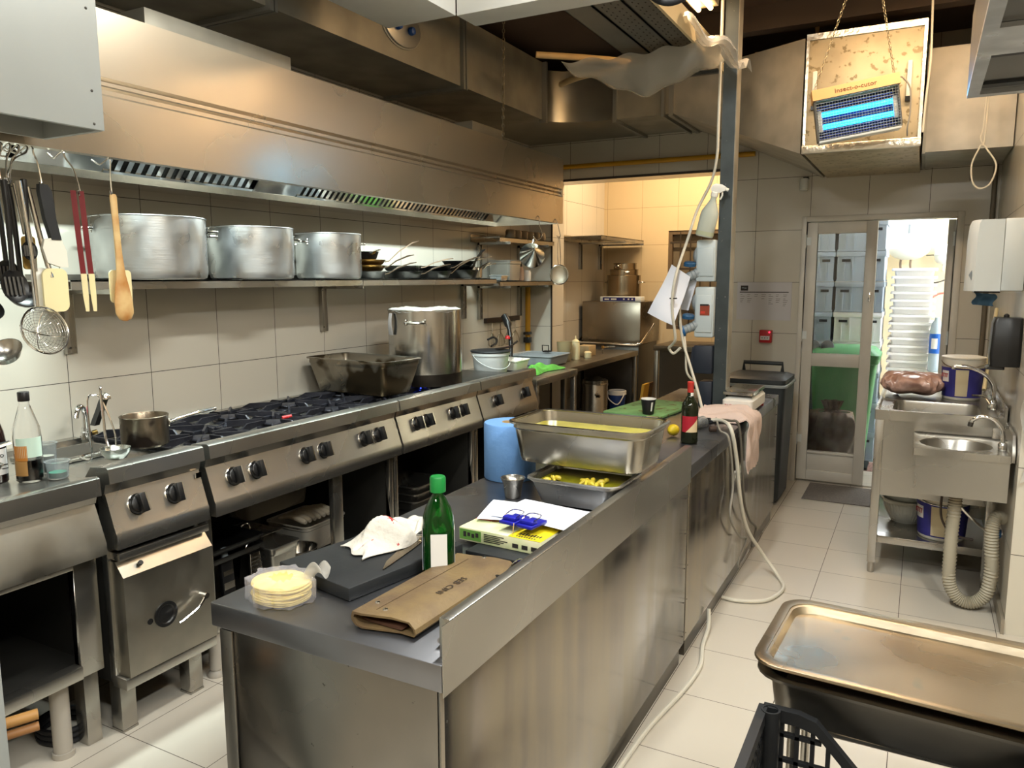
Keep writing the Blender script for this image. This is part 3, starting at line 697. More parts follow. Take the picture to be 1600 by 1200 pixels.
# ------------------------------------------------------------------ pots on the long shelf
def loop_handle(c,ang,w=.05,d=.04,r=.006,dz=0.):
    n=Vector((math.cos(ang),math.sin(ang),0)); t=Vector((-n.y,n.x,0)); c=Vector(c); u=Vector((0,0,1))
    return MB().tube([c-t*w-n*.003,c-t*w+n*d*.6,c-t*w*.7+n*d+u*dz,c+t*w*.7+n*d+u*dz,c+t*w+n*d*.6,c+t*w-n*.003],r,n=8,sm=5)
def pot(name,label,cx,cy,z,r,h,m0,angs,cat_='pot',grp=None,flare=0,hz=.8,hw=.055,hd=.045,rim=.006,lidtop=False,base=.02):
    pr=[(r-base,0),(r-base*.3,.006),(r-.002,base),(r,base*1.8),(r+flare,h-rim),(r+flare+rim*.6,h-rim*.5),(r+flare+rim*.5,h),(r+flare-.003,h),(r-.004,base*1.5),(r-base-.003,.006)]
    T=thing(name,label,cat_,(cx,cy,z),grp)
    part(T,'body',MB().lathe(pr,n=48),m0,L=True)
    for a in angs:
        h_=loop_handle(((r+flare*.8)*math.cos(a),(r+flare*.8)*math.sin(a),h*hz),a,hw,hd); k=part(T,'handle',h_,STL,L=True)
        n=Vector((math.cos(a),math.sin(a),0)); t=Vector((-n.y,n.x,0)); m=MB()
        for s in (-1,1):
            for q in (-.012,.012): m.lathe([(.007,0),(.005,.004),(.001,.005)],n*(r+flare*.8)+t*s*hw+Vector((0,0,h*hz+q)),n=8,ax=n)
        part(k,'rivet',m,STL,L=True)
    return T
G='big aluminium pots on the long shelf'
pot('stock_pot','largest aluminium pot on the shelf, nearest the hanging spatulas',-2.962,2.234,1.613,.229,.262,ALU,(R(-115),R(65)),grp=G)
pot('stock_pot','middle aluminium pot of the three on the shelf',-2.985,2.827,1.613,.204,.252,ALU,(R(75),R(-105)),grp=G)
pot('stock_pot','smallest of the three big aluminium pots, beside the pan heap',-3.004,3.418,1.613,.182,.252,ALU,(R(78),R(-102)),grp=G)
# tall stockpot on the range
SPM=mat('stockpot_steel','#c2bfb9',.2,1.,var=.06,vs=5,rvar=.06,bump=.02,bs=20,stretch=(.5,.5,9))
T=pot('stock_pot','very tall steel stockpot standing on the range burner',-2.70,3.925,.970,.224,.46,SPM,(R(-70),R(110)),hz=.84,hw=.06,hd=.05)
part(T,'scorched_base',MB().lathe([(.225,.004),(.2255,.03),(.2255,.06),(.2252,.075)],n=48,ca=False,cb=False),mat('scorched_steel','#2b2622',.4,.8,var=.3,vs=14),L=True)
def foil(u,v):
    a=2*PI*u; r=.226*v; return (r*math.cos(a),r*math.sin(a),.463+.006*math.sin(5*a)*v+.004*math.sin(23*a)*v-.012*(v>.98))
part(T,'film_cover',MB().surf(foil,60,8,.001),FILM,L=True)
def rag(u,v): return (.06*(u-.5)+.01*math.sin(9*v),.228+0*u,.44-.12*v)
part(T,'cloth_strip',MB().surf(lambda u,v:(-.01+.232*math.cos(R(-112)+.12*(u-.5)*(1+v*.6)),.232*math.sin(R(-112)+.12*(u-.5)*(1+v*.6))-.012*math.sin(PI*v),.44-.13*v),8,10,.003),mat('old_cloth','#8b8480',.9),L=True)
# roasting pan across the burners
def gnpan(T,x0,y0,x1,y1,z,h,m0,taper=.02,r=.045,rim=.018,name='body',L=False,th=.0025,bead=True):
    def ring(o,z,rr): return rrect(x0-o,y0-o,x1+o,y1+o,max(.004,rr),z)
    R_=[ring(-taper-.02,z,r),ring(-taper-.004,z+.006,r),ring(-taper,z+.02,r),ring(-.004,z+h*.78,r)]
    if bead: R_+= [ring(-.004,z+h*.80,r),ring(.001,z+h*.84,r)]
    R_+=[ring(0,z+h-.004,r),ring(rim*.5,z+h,r+rim*.5),ring(rim,z+h-.002,r+rim),ring(rim,z+h-.008,r+rim),ring(rim-.002,z+h-.008,r+rim),ring(rim-.002,z+h-.0035,r+rim),ring(rim*.4,z+h-.003,r+rim*.4),ring(-th,z+h-.007,r),ring(-.004-th,z+h*.78,r),ring(-taper-th,z+.022,r),ring(-taper-.02,z+.008,r)]
    return part(T,name,MB().loft(R_,True,True),m0,L=L)
T=thing('roasting_pan','deep scorched rectangular steel pan sitting across the range burners','pan',(-2.81,3.46,.97),rot=R(-5))
gnpan(T,-.295,-.155,.295,.155,.0,.2,BRS,taper=.035,r=.03,rim=.016,L=True)
# saucepan
T=thing('saucepan','small blackened saucepan with a long handle at the left end of the range','saucepan',(-2.655,1.925,.970))
part(T,'body',MB().lathe([(.078,0),(.086,.008),(.087,.02),(.087,.112),(.090,.118),(.087,.12),(.084,.116),(.083,.02),(.07,.008)],n=40),mat('burnt_pan','#6b6052',.32,.95,var=.2,vs=10,rvar=.06,spots=(9,.55,'#2a2320')),L=True)
part(T,'soup',MB().cyl((0,0,.05),(0,0,.07),.0825,n=32),mat('green_soup','#8f8a55',.3),L=True)
k=part(T,'handle',MB().tube([(.055,.07,.085),(.06,.10,.092),(.055,.20,.10),(.05,.30,.103)],[.006,.007,.009,.008],n=10,sm=5),STL,L=True)
part(k,'mount',MB().lathe([(.018,0),(.016,.004),(.006,.006)],(.054,.068,.085),ax=(.62,.78,0),n=16),BRS,L=True)
# ladle rest and ladle, tap
T=thing('ladle_rest','bent wire ladle rest standing behind the small saucepan','ladle rest',(-2.72,1.775,.948))
part(T,'wire',MB().tube([(.03,.04,.003),(.035,.045,.08),(.005,.02,.215),(-.01,.0,.235),(-.02,-.02,.215),(.005,-.035,.08),(.01,-.04,.003),(-.05,-.045,.003),(-.06,.03,.003),(.028,.04,.004)],.0035,n=8,sm=5),CHR,L=True)
T=thing('ladle','steel ladle lying by its rest, speckled bowl up','ladle',(-2.60,1.76,.948))
part(T,'bowl',MB().lathe([(.012,.004),(.035,.012),(.05,.034),(.053,.05),(.051,.05),(.047,.034),(.033,.016),(.01,.008)],n=28),mat('wet_steel','#b9c0bd',.2,1.,bump=.3,bs=70),L=True)
part(T,'handle',MB().tube([(-.048,.005,.046),(-.07,.01,.09),(-.09,.02,.17),(-.11,.03,.255),(-.118,.036,.262),(-.125,.04,.25)],.005,n=8,sm=5),STL,L=True)
T=thing('serving_spoon','black handled spoon hung in the wire ladle rest','spoon',(-2.775,1.80,1.06))
part(T,'handle',MB().loft([[(.014*a+dx,.010*b+dy,z) for a,b in ((-1,-1),(1,-1),(1,1),(-1,1))] for dx,dy,z in ((0,0,0),(.004,.006,.02),(.012,.02,.06),(.016,.03,.09),(.018,.035,.1))]),BLK,L=True)
part(T,'end_cap',MB().lathe([(.02,0),(.019,.012),(.01,.022),(.002,.025)],(.02,.038,.098),n=14),STL,L=True)
T=thing('swan_tap','short curved chrome tap at the back of the boiling unit','tap',(-3.09,1.965,.945))
part(T,'base',MB().lathe([(.022,0),(.022,.03),(.017,.034),(.017,.05)],n=18),CHR,L=True)
part(T,'spout',MB().tube([(0,0,.045),(0,0,.10),(.004,-.01,.13),(.014,-.03,.142),(.024,-.05,.13),(.03,-.062,.10)],.0125,n=12,sm=6),CHR,L=True)
part(T,'lever',MB().cyl((0,.02,.02),(0,.045,.022),.011,n=12),mat('brass_knob','#6b5a34',.35,1.),L=True)

# bottles and tubs on the left counter
def label_strip(T,r,z0,z1,a0,a1,m0,name='label',d=.0008,n=16,L=True):
    return part(T,name,MB().surf(lambda u,v:((r+d)*math.cos(a0+(a1-a0)*u),(r+d)*math.sin(a0+(a1-a0)*u),z0+(z1-z0)*v),n,1,.0005),m0,L=L)
PAPER=mat('paper_label','#dcdad6',.7); PAPO=mat('orange_label','#b5742c',.6); PAPG=mat('pale_green_label','#b9d0c2',.6); PAPK=mat('kraft_label','#a67c46',.6)
FA=R(-28)      # the side of a bottle that looks at the cook
z=.951
T=thing('vinegar_bottle','dark bottle with a red cap and grey label at the left end of the counter','bottle',(-2.66,1.375,z))
part(T,'glass',MB().lathe([(.03,0),(.034,.006),(.034,.14),(.03,.17),(.016,.22),(.0145,.235),(.0145,.262),(.004,.262)],n=28),mat('dark_bottle','#1d0d0c',.08,coat=.6),L=True)
part(T,'cap',MB().lathe([(.0165,.25),(.0165,.285),(.015,.287)],n=20),mat('cap_red','#a3162c',.4),L=True)
k=label_strip(T,.034,.03,.115,FA-1.2,FA+1.2,PAPER)
part(k,'lettering',MB().text('pro',frame_mat((.0356*math.cos(FA+.25),.0356*math.sin(FA+.25),.095),(-math.sin(FA+.25),math.cos(FA+.25),0),(0,0,1)),.024,.0003).box((.0353,.0,.06),(.0356,.018,.064)).box((.0353,.0,.048),(.0356,.02,.051)),TXT,L=True)
T=thing('vinegar_bottle','clear glass bottle with a black cap, a third full of brown vinegar','bottle',(-2.585,1.44,z))
part(T,'glass',MB().lathe([(.034,0),(.041,.006),(.042,.15),(.039,.18),(.018,.25),(.015,.258),(.015,.275),(.0125,.275),(.015,.25),(.0365,.18),(.0395,.15),(.0385,.008),(.0,.006)],n=36),GLS,L=True)
part(T,'vinegar',MB().lathe([(.033,.007),(.0383,.012),(.039,.075),(.0,.076)],n=30,cb=False),mat('brown_vinegar','#2a0f0a',.1),L=True)
part(T,'cap',MB().lathe([(.017,.268),(.0175,.272),(.0175,.297),(.016,.299)],n=22),BLK,L=True)
label_strip(T,.042,.085,.15,FA-.9,FA+1.1,PAPG); label_strip(T,.042,.075,.125,FA-1.15,FA-.1,PAPO); label_strip(T,.042,.025,.074,FA-1.2,FA-.15,PAPK)
def tub(label,cx,cy,r0,r1,h,fill=None,grp='clear plastic tubs',fm=None):
    T=thing('plastic_tub',label,'tub',(cx,cy,z),grp)
    part(T,'tub_wall',MB().lathe([(r0-.003,0),(r0,.003),(r1,h-.004),(r1+.004,h-.002),(r1+.004,h),(r1-.001,h),(r0-.002,.005)],n=28),CLP,L=True)
    if fill: part(T,'contents',MB().cyl((0,0,.006),(0,0,fill),r0-.004,n=24),fm,L=True)
    return T
tub('tall clear plastic tub with a cream filling behind the vinegar bottle',-2.64,1.532,.026,.031,.105,.06,fm=mat('cream_fill','#cfc7b4',.6))
tub('squat clear plastic tub with a green remainder, nearest the boiling unit',-2.535,1.502,.031,.036,.06,.022,fm=mat('green_fill','#2f7d63',.5))
T=thing('gastronorm_pan','small steel pan holding tongs at the left edge of the counter','pan',(-2.5,1.19,z+.014))
gnpan(T,-.085,-.08,.085,.08,0,.10,ST,taper=.01,r=.02,rim=.008,L=True)
T=thing('tongs','black handled tongs lying across the small steel pan','tongs',(-2.5,1.20,z+.112))
for s,mt in ((-1,BLK),(1,STL)):
    part(T,'arm',MB().tube([(-.02,-.12,.006),(0,-.02,.02),(.012*s,.06,.035),(.004*s+.02,.13,.05)],.0055,n=8,sm=5),mt,L=True)
one('tongs',MB().tube([(-2.52,1.1,1.075),(-2.51,1.2,1.075),(-2.5,1.28,1.095)],.005,n=8,sm=4).tube([(-2.49,1.1,1.072),(-2.47,1.2,1.074),(-2.475,1.28,1.092)],.005,n=8,sm=4),STL,'plain steel tongs lying in the small steel pan','tongs')

# ------------------------------------------------------------------ utensils hung from the hood edge
UX=-2.398
def hook(y,z1=1.895,label='',x=UX,top=2.03,lean=0):
    one('hook',MB().tube([(-2.475,y-.01+lean*.2,top-.02),(-2.455,y+lean*.1,top-.035),(-2.44,y,top-.035),(x-.0,y,top-.02),(x+.004,y+lean*.1,top-.04),(x,y+lean*.7,(top+z1)/2),(x,y+lean,z1+.02),(x+.003,y+lean,z1),(x+.012,y+lean-.008,z1-.005),(x+.018,y+lean-.016,z1+.008)],.0028,n=8,sm=5),STL,label,'hook','wire hooks on the hood edge')
def blade(T,name,poly,th,m0,x=0,bev=None,M=None):
    """flat piece: poly in (y,z), thickness th in x"""
    m=MB(); 
    if M: m.X=M
    m.prism(poly,'x',x-th/2,x+th/2); return part(T,name,m,m0)
def rpoly(y0,z0,y1,z1,r,n=4): return [(a,b) for a,b,_ in rrect(y0,z0,y1,z1,r,0,n)]
def handle(T,pts,r,m0,name='handle',fl=1.,n=10):
    return part(T,name,MB().tube(pts,r,n=n,sm=5),m0)
WOODH=mat('pale_wood_handle','#cfc298',.55); WOODB=mat('used_wood','#a86a28',.5,var=.2,vs=12,col2='#d9c08a')
# wooden spoon
T=thing('wooden_spoon','long wooden spoon with a brown stained bowl, rightmost of the hung utensils','spoon',(UX,1.675,1.47))
m=MB(); rr=[]
for zz,w,t in ((1.893,.010,.005),(1.885,.013,.006),(1.80,.012,.006),(1.70,.012,.006),(1.63,.017,.007),(1.585,.026,.009),(1.54,.0335,.011),(1.50,.033,.011),(1.48,.022,.008),(1.474,.008,.004)):
    c=1.672+.014*(1.893-zz)/.42; rr.append([(UX+.012+t*math.cos(2*PI*k/14),c+w*math.sin(2*PI*k/14),zz) for k in range(14)])
part(T,'spoon_body',m.loft(rr),WOODB)
hook(1.676,1.895,'wire hook holding the wooden spoon')
T=thing('scraper_spatula','cream rubber scraper hanging just behind the wooden spoon','spatula',(UX-.02,1.69,1.53))
handle(T,[(UX-.014,1.69,1.88),(UX-.014,1.692,1.64)],.008,WOODH); blade(T,'scraper_blade',rpoly(1.655,1.535,1.735,1.645,.014),.006,CRM,x=UX-.014)
# two red handled spatulas seen edge on
for i,(dy,lb) in enumerate(((0,'left of the two red handled spatulas hanging edge-on'),(.026,'right of the two red handled spatulas hanging edge-on'))):
    y=1.548+dy
    T=thing('red_spatula',lb,'spatula',(UX,y,1.5),'red handled spatulas')
    E=lambda q,w,o,zz: [(UX+.84*q*a+.54*w*b,y+o-.54*q*a+.84*w*b,zz) for a,b in ((-1,-1),(1,-1),(1,1),(-1,1))]
    part(T,'handle',MB().loft([E(.011,.008,-.004+.012*t,zz) for t,zz in ((0,1.893),(.5,1.76),(1.1,1.625))]),mat('dark_red_handle','#6a1018',.4))
    part(T,'scraper_blade',MB().loft([E(.032,w,.010+.004*t,zz) for t,zz,w in ((0,1.632,.0085),(.5,1.56,.008),(1,1.512,.005))]),CRM)
hook(1.52,1.885,'wire hook holding the pair of red handled spatulas',lean=.045)
# black handle with white head
T=thing('scraper_spatula','black handled spatula with a white faceted head','spatula',(UX+.02,1.45,1.64))
part(T,'handle',MB().loft([[(UX+.02+.009*a,y+w*b,zz) for a,b in ((-1,-1),(1,-1),(1,1),(-1,1))] for y,zz,w in ((1.435,1.90,.012),(1.44,1.88,.019),(1.448,1.80,.017),(1.462,1.735,.015))]),BLKM)
blade(T,'scraper_blade',[(1.425,1.735),(1.445,1.74),(1.478,1.735),(1.492,1.70),(1.493,1.652),(1.47,1.652),(1.43,1.665),(1.418,1.71)],.012,mat('ivory_head','#dcd9cc',.5),x=UX+.02)
hook(1.425,1.9,'dark wire hook holding the black handled spatula',lean=.02)
# large cream scraper and white scraper
T=thing('scraper_spatula','large square cream scraper, lowest of the hung spatulas','spatula',(UX+.022,1.45,1.51))
handle(T,[(UX+.004,1.40,1.89),(UX+.006,1.425,1.74),(UX+.02,1.44,1.62)],.008,STL); blade(T,'scraper_blade',rpoly(1.41,1.515,1.488,1.648,.022),.007,CRM,x=UX+.022)
T=thing('scraper_spatula','white scraper half hidden behind the large cream one','spatula',(UX,1.40,1.52))
handle(T,[(UX+.0,1.375,1.905),(UX+.0,1.392,1.76),(UX,1.402,1.64)],.009,mat('greyed_steel_handle','#9c968a',.35,.8)); blade(T,'scraper_blade',rpoly(1.392,1.52,1.435,1.65,.01),.007,WHT,x=UX)
T=thing('scraper_spatula','old yellowed scraper hung behind the steel handles','spatula',(UX-.03,1.405,1.65))
handle(T,[(UX-.025,1.38,1.9),(UX-.025,1.398,1.75)],.007,STL); blade(T,'scraper_blade',rpoly(1.385,1.645,1.425,1.745,.01),.006,mat('yellowed_rubber','#a68440',.6),x=UX-.025)
hook(1.385,1.9,'bright wire hook over the steel handled scrapers',lean=-.03)
hook(1.41,1.9,'wire hook leaning left over the scrapers',lean=-.06)
# dark ladles and slotted spoons in the bunch at the left
def ladle(label,y,x,ztop,zbow,r,m0=BLK,grp='black utensils bunched at the left',slots=False,lean=.0,tilt=50):
    T=thing('slotted_spoon' if slots else 'ladle',label,'spoon' if slots else 'ladle',(x,y,zbow-r),grp)
    handle(T,[(x,y,ztop),(x+.002,y+lean*.5,(ztop+zbow)/2+.05),(x-.004,y+lean,zbow+r*.8)],[.009,.008,.007,.007],m0)
    m=MB(); m.X=Matrix.Translation((x,y+lean,zbow))@Matrix.Rotation(R(tilt),4,'Y')
    if slots:
        m.loft([[(r*s*math.cos(2*PI*i/22)*.9,r*.72*s*math.sin(2*PI*i/22),zq) for i in range(22)] for s,zq in ((.2,-.012),(.7,-.008),(1,.002),(.97,.005),(.66,-.003),(.2,-.007))])
        for i in range(-2,3): m.cbox((0,i*r*.22,-.004),(r*1.0,.006,.012),mi=1)
        part(T,'spoon_bowl',m,[m0,STD])
    else:
        m.lathe([(r*.15,-r*.62),(r*.6,-r*.5),(r*.9,-r*.2),(r,0),(r*.96,.002),(r*.86,-r*.2),(r*.56,-r*.46),(r*.12,-r*.56)],n=26); part(T,'ladle_bowl',m,m0)
ladle('black ladle, deepest of the dark utensils bunched at the left',1.36,UX-.03,1.9,1.57,.05,lean=.02)
ladle('black slotted spoon in front of the dark bunch',1.318,UX+.03,1.9,1.595,.055,slots=True,lean=.005,tilt=80)
ladle('black slotted turner hung behind the dark bunch',1.345,UX-.075,1.91,1.63,.05,slots=True,lean=.02,tilt=85)
ladle('slim black ladle hung furthest back in the dark bunch',1.30,UX-.06,1.88,1.53,.045,lean=-.01)
ladle('black spoon hung between the bunch and the steel handles',1.385,UX+.012,1.91,1.70,.032,slots=True,lean=-.0,tilt=85)
T=thing('ladle','grey steel ladle bowl at the very left edge under the dark bunch','ladle',(UX+.03,1.27,1.36))
handle(T,[(UX+.03,1.265,1.86),(UX+.034,1.258,1.62),(UX+.03,1.25,1.45)],.006,STL); m=MB(); m.X=Matrix.Translation((UX+.04,1.27,1.41))@Matrix.Rotation(R(35),4,'X')@Matrix.Rotation(R(20),4,'Y'); m.lathe([(.01,-.035),(.035,-.026),(.05,0),(.048,0),(.033,-.022),(.008,-.031)],n=26); part(T,'ladle_bowl',m,ST)
T=thing('spider_skimmer','round wire skimmer with a fine mesh bowl hung below the dark bunch','skimmer',(UX+.0,1.365,1.39))
handle(T,[(UX+.045,1.355,1.9),(UX+.05,1.368,1.7),(UX+.055,1.37,1.535)],.005,STL)
M=Matrix.Translation((UX+.06,1.385,1.462))@Matrix.Rotation(R(-18),4,'X')@Matrix.Rotation(R(74),4,'Y'); m=MB(); m.X=M; r=.073
def sph(a,t): return (r*math.cos(a)*math.sin(t),r*math.sin(a)*math.sin(t),-r*.55*(math.cos(t)-0))
for i in range(1,12):
    t=PI/2*i/11; m.tube([sph(2*PI*k/28,t) for k in range(28)],.0006 if i<11 else .0028,n=5,closed=True)
for k in range(28): m.tube([sph(2*PI*k/28,PI/2*j/8) for j in range(9)],.0006 if k%7 else .002,n=5)
part(T,'wire_bowl',m,STL)
hook(1.335,1.9,'first of the wire hooks over the black ladles',lean=-.01); hook(1.36,1.9,'second of the wire hooks over the black ladles',lean=-.015); hook(1.305,1.885,'wire hook nearest the frame edge over the black ladles',lean=-.02)

# conical strainer and sieve at the far end of the hood
T=thing('conical_strainer','shiny conical strainer hung by a hook from the far end of the hood','strainer',(-2.42,4.905,1.70))
M=Matrix.Translation((-2.45,4.90,1.775))@Vector((.53,-.80,.28)).normalized().to_track_quat('Z','Y').to_matrix().to_4x4()
m=MB(); m.X=M; m.lathe([(.006,.125),(.0075,.12),(.086,0),(.090,-.004),(.090,-.012),(.086,-.012),(.083,-.002),(.004,.115)],n=40); part(T,'cone',m,mat('strainer_steel','#c9ccca',.16,1.,var=.05,vs=30))
part(T,'handle',MB().tube([(-2.44,4.89,1.86),(-2.435,4.895,1.895),(-2.43,4.90,1.86)],.004,n=8,sm=4),STL)
one('hook',MB().tube([(-2.455,4.925,2.03),(-2.43,4.925,2.05),(-2.405,4.925,2.03),(-2.41,4.93,1.985),(-2.415,4.99,1.93),(-2.42,4.98,1.90),(-2.425,4.92,1.88),(-2.42,4.86,1.905)],.003,n=8,sm=5),STL,'S-shaped wire hook holding the conical strainer','hook','wire hooks on the hood edge')
T=thing('sieve','round fine mesh sieve hung at the far corner of the hood','sieve',(-2.42,5.295,1.57))
M=Matrix.Translation((-2.42,5.295,1.64))@Vector((.45,-.85,.05)).normalized().to_track_quat('Z','Y').to_matrix().to_4x4()
m=MB(); m.X=M; m.tube([(.068*math.cos(2*PI*k/32),.072*math.sin(2*PI*k/32),0) for k in range(32)],.0045,n=8,closed=True); part(T,'ring',m,STL)
m=MB(); m.X=M; m.lathe([(.066,0),(.06,-.02),(.045,-.034),(.02,-.04),(.004,-.041)],n=32,ca=False); part(T,'mesh_bowl',m,mat('fine_mesh','#b5b2a4',.5,.6,alpha=.75))
part(T,'handle',MB().tube([(-2.425,5.29,1.71),(-2.43,5.285,1.80),(-2.425,5.29,1.925)],.0028,n=6,sm=4).tube([(-2.415,5.305,1.71),(-2.415,5.30,1.80),(-2.42,5.295,1.925)],.0028,n=6,sm=4),STL)
one('hook',MB().tube([(-2.455,5.20,2.03),(-2.43,5.21,2.05),(-2.405,5.22,2.02),(-2.41,5.27,1.96),(-2.415,5.30,1.925),(-2.42,5.28,1.912),(-2.42,5.25,1.925)],.0028,n=8,sm=5),STL,'wire hook holding the round sieve','hook','wire hooks on the hood edge')

# ------------------------------------------------------------------ heap of pans on the second shelf
def fpan(label,cx,cy,z,r,h,m0,ang,hl,rise,pitch=0,hm=STL,name='frying_pan',roll=0,flare=.85):
    T=thing(name,label,'frying pan' if name=='frying_pan' else 'saucepan',(cx,cy,z),'pans heaped on the second shelf',rot=(R(roll),R(pitch),0))
    part(T,'body',MB().lathe([(r*flare-.01,0),(r*flare,.006),(r,h),(r+.002,h+.002),(r-.003,h+.001),(r*flare-.003,.008),(r*flare-.012,.004)],n=36),m0,L=True)
    d=Vector((math.cos(ang),math.sin(ang),0)); t=Vector((-d.y,d.x,0))
    P=lambda q,zz,w,th: [d*q+t*w*a+Vector((0,0,zz+th*b)) for a,b in ((-1,-1),(1,-1),(1,1),(-1,1))]
    k=part(T,'handle',MB().loft([P(r-.004,h*.72,.013,.003),P(r+.02,h*.8,.011,.003),P(r+hl*.4,h+rise*.45,.009,.004),P(r+hl*.8,h+rise*.9,.012,.004),P(r+hl,h+rise,.007,.003)]),hm,L=True)
    m=MB()
    for s in (-.006,.006): m.lathe([(.005,0),(.003,.003),(.001,.004)],d*(r-.001)+t*s+Vector((0,0,h*.7)),ax=d,n=8)
    part(k,'rivet',m,STL,L=True)
    return T
BRP=mat('brown_pan','#7b5c2c',.35,.9,var=.3,vs=12)
A=R(52)
fpan('dark pan at the bottom of the stack beside the small aluminium pot',-3.05,3.80,1.613,.125,.042,NON,A,.2,.06)
fpan('lower of the two browned steel pans in the stack by the aluminium pot',-3.05,3.80,1.659,.122,.034,BRP,A+.1,.2,.07)
fpan('upper of the two browned steel pans in the stack by the aluminium pot',-3.045,3.80,1.697,.12,.03,BRP,A-.12,.21,.12)
fpan('small black pan on top of the browned pans',-3.06,3.80,1.731,.092,.045,NON,R(-20),.09,.01,pitch=0)
fpan('wide black pan on the shelf under a pale steel one',-3.04,4.16,1.613,.135,.045,NON,R(50),.2,.05)
fpan('pale steel frying pan lying on the wide black pan',-3.04,4.17,1.662,.128,.034,ST,R(40),.21,.05)
fpan('black pan in the middle of the heap with its handle rising',-3.035,4.50,1.613,.14,.05,NON,R(62),.21,.09)
fpan('thin black pan lying on the middle pan, long steel handle',-3.035,4.52,1.667,.13,.03,NON,R(48),.22,.07)
fpan('deep black pan at the right of the heap',-3.03,4.86,1.613,.14,.06,NON,R(70),.17,.06)
fpan('black pan with a stub black handle lying on the right of the heap',-3.03,4.84,1.677,.13,.03,NON,R(-10),.13,.11,hm=BLK)
fpan('topmost black pan of the heap with two pale handles beside it',-3.03,4.85,1.710,.122,.028,NON,R(75),.22,.04)
T=fpan('small polished saucepan at the right end of the pan shelf',-3.05,5.085,1.613,.075,.085,STL,R(72),.16,.03,name='saucepan',flare=.97)
# tubs, jars on the small shelves
def jar(x,y,z,r,h,label,m0,name='glass_jar',cat_='jar',grp=None,lid=None):
    T=thing(name,label,cat_,(x,y,z),grp)
    part(T,'jar_wall',MB().lathe([(r*.9,0),(r,.006),(r,h*.8),(r*.86,h*.9),(r*.86,h),(r*.8,h),(r*.93,h*.78),(r*.93,.01),(0,.008)],n=20),m0,L=True)
    if lid: part(T,'lid',MB().lathe([(r*.9,h*.93),(r*.9,h+.004),(r*.86,h+.006)],n=20),lid,L=True)
    return T
AMB=mat('warm_glass','#c9b79c',.1,trans=.6,ior=1.2)
for i in range(6):
    jar(-3.03,5.66+.115*i,1.936,.042,.075,'glass jar on the upper small shelf, number %s from the left'%('one two three four five six'.split()[i]),AMB,grp='jars on the upper small shelf')
T=thing('plastic_tub','tall frosted plastic food tub on the lower small shelf','tub',(-3.06,5.62,1.591)); gnpan(T,-.1,-.11,.1,.11,0,.17,mat('frosted_tub','#a9a59a',.3,trans=.5,ior=1.2),taper=.01,r=.02,rim=.006,L=True)
jar(-3.06,5.83,1.591,.06,.12,'round pinkish plastic tub on the lower small shelf',mat('pink_tub','#c4a893',.4,trans=.3),name='plastic_tub',cat_='tub')
jar(-3.05,6.0,1.591,.035,.09,'small cream bottle on the lower small shelf',WHT,name='plastic_bottle',cat_='bottle')
T=thing('plastic_tub','shallow clear plastic tub at the left end of the lower small shelf','tub',(-3.0,5.40,1.591)); gnpan(T,-.06,-.07,.06,.07,0,.05,CLP,taper=.008,r=.015,rim=.004,L=True)
# things on the steel counter behind the griddle
z=.896
T=thing('lidded_bucket','white ribbed plastic bucket with a black tray on top, behind the griddle','bucket',(-2.86,5.02,z))
WB=mat('bucket_white','#d3d6d4',.35)
part(T,'body',MB().lathe([(.115,0),(.12,.005),(.127,.05),(.128,.052),(.131,.09),(.132,.092),(.138,.14),(.146,.145),(.146,.165),(.142,.168),(.135,.16),(.116,.01)],n=36),WB,L=True)
part(T,'handle',MB().tube([(.147*math.cos(a),.147*math.sin(a),.15-.10*math.sin((a-R(-125))/R(190)*PI)) for a in [R(-125+190*i/16) for i in range(17)]],.003,n=6),WB,L=True)
part(T,'lid',MB().lathe([(.15,.168),(.155,.175),(.15,.182),(.02,.19)],n=36),BLKM,L=True)
one('spatula',MB().box((-2.80,4.98,z+.193),(-2.76,5.2,z+.20)).tube([(-2.78,5.2,z+.2),(-2.78,5.3,z+.23)],.008),BLK,'black turner lying on the white bucket lid','spatula')
T=thing('spoon_rest','curled black ladle lying on the white bucket','ladle',(-2.9,5.08,z+.193)); part(T,'ladle_hook',MB().tube([(0,.02,.01),(.02,.06,.03),(.02,.07,.06),(0,.05,.075),(-.02,.0,.06)],.008,n=8,sm=5),BLK,L=True)
T=thing('plastic_tub','low white plastic tub beside the white bucket','tub',(-2.84,5.33,z)); gnpan(T,-.1,-.12,.1,.12,0,.085,WHT,taper=.012,r=.025,rim=.006,L=True)
T=thing('hand_blender','black stick blender with a red button standing against the wall','blender',(-2.95,5.42,1.0)); part(T,'shaft',MB().tube([(.06,-.02,-.01),(.05,0,.08),(.04,.01,.14)],[.016,.018,.02],n=12,sm=4),BLK,L=True); part(T,'button',MB().lathe([(.02,0),(.02,.012),(.012,.024),(.002,.028)],(.04,-.035,.135),n=14),RED,L=True); part(T,'head',MB().tube([(.04,.01,.14),(0,.05,.24),(-.06,.08,.32)],[.018,.03,.012],n=12,sm=5),BLK,L=True)
T=thing('dish_rack','grey plastic dish tray behind the green cloth','tray',(-2.86,5.86,z-.008))
gnpan(T,-.2,-.2,.2,.2,0,.09,GREYP,taper=.015,r=.03,rim=.01,L=True)
m=MB()
for i in range(7): m.box((-.17,-.18+.055*i,.07),(.17,-.172+.055*i,.085))
part(T,'divider',m,GREYP,L=True)
T=thing('kitchen_clip','small black hinged clip lying on the dish tray','clip',(-2.83,5.95,.985)); part(T,'frame',MB().box((-.03,-.03,0),(.03,.03,.012)).tube([(-.03,-.03,.01),(-.03,-.035,.06),(.03,-.035,.06),(.03,-.03,.01)],.005,n=6),BLK,L=True)
GC=mat('green_cloth','#5fae45',.9,var=.25,vs=18,bump=.3,bs=60)
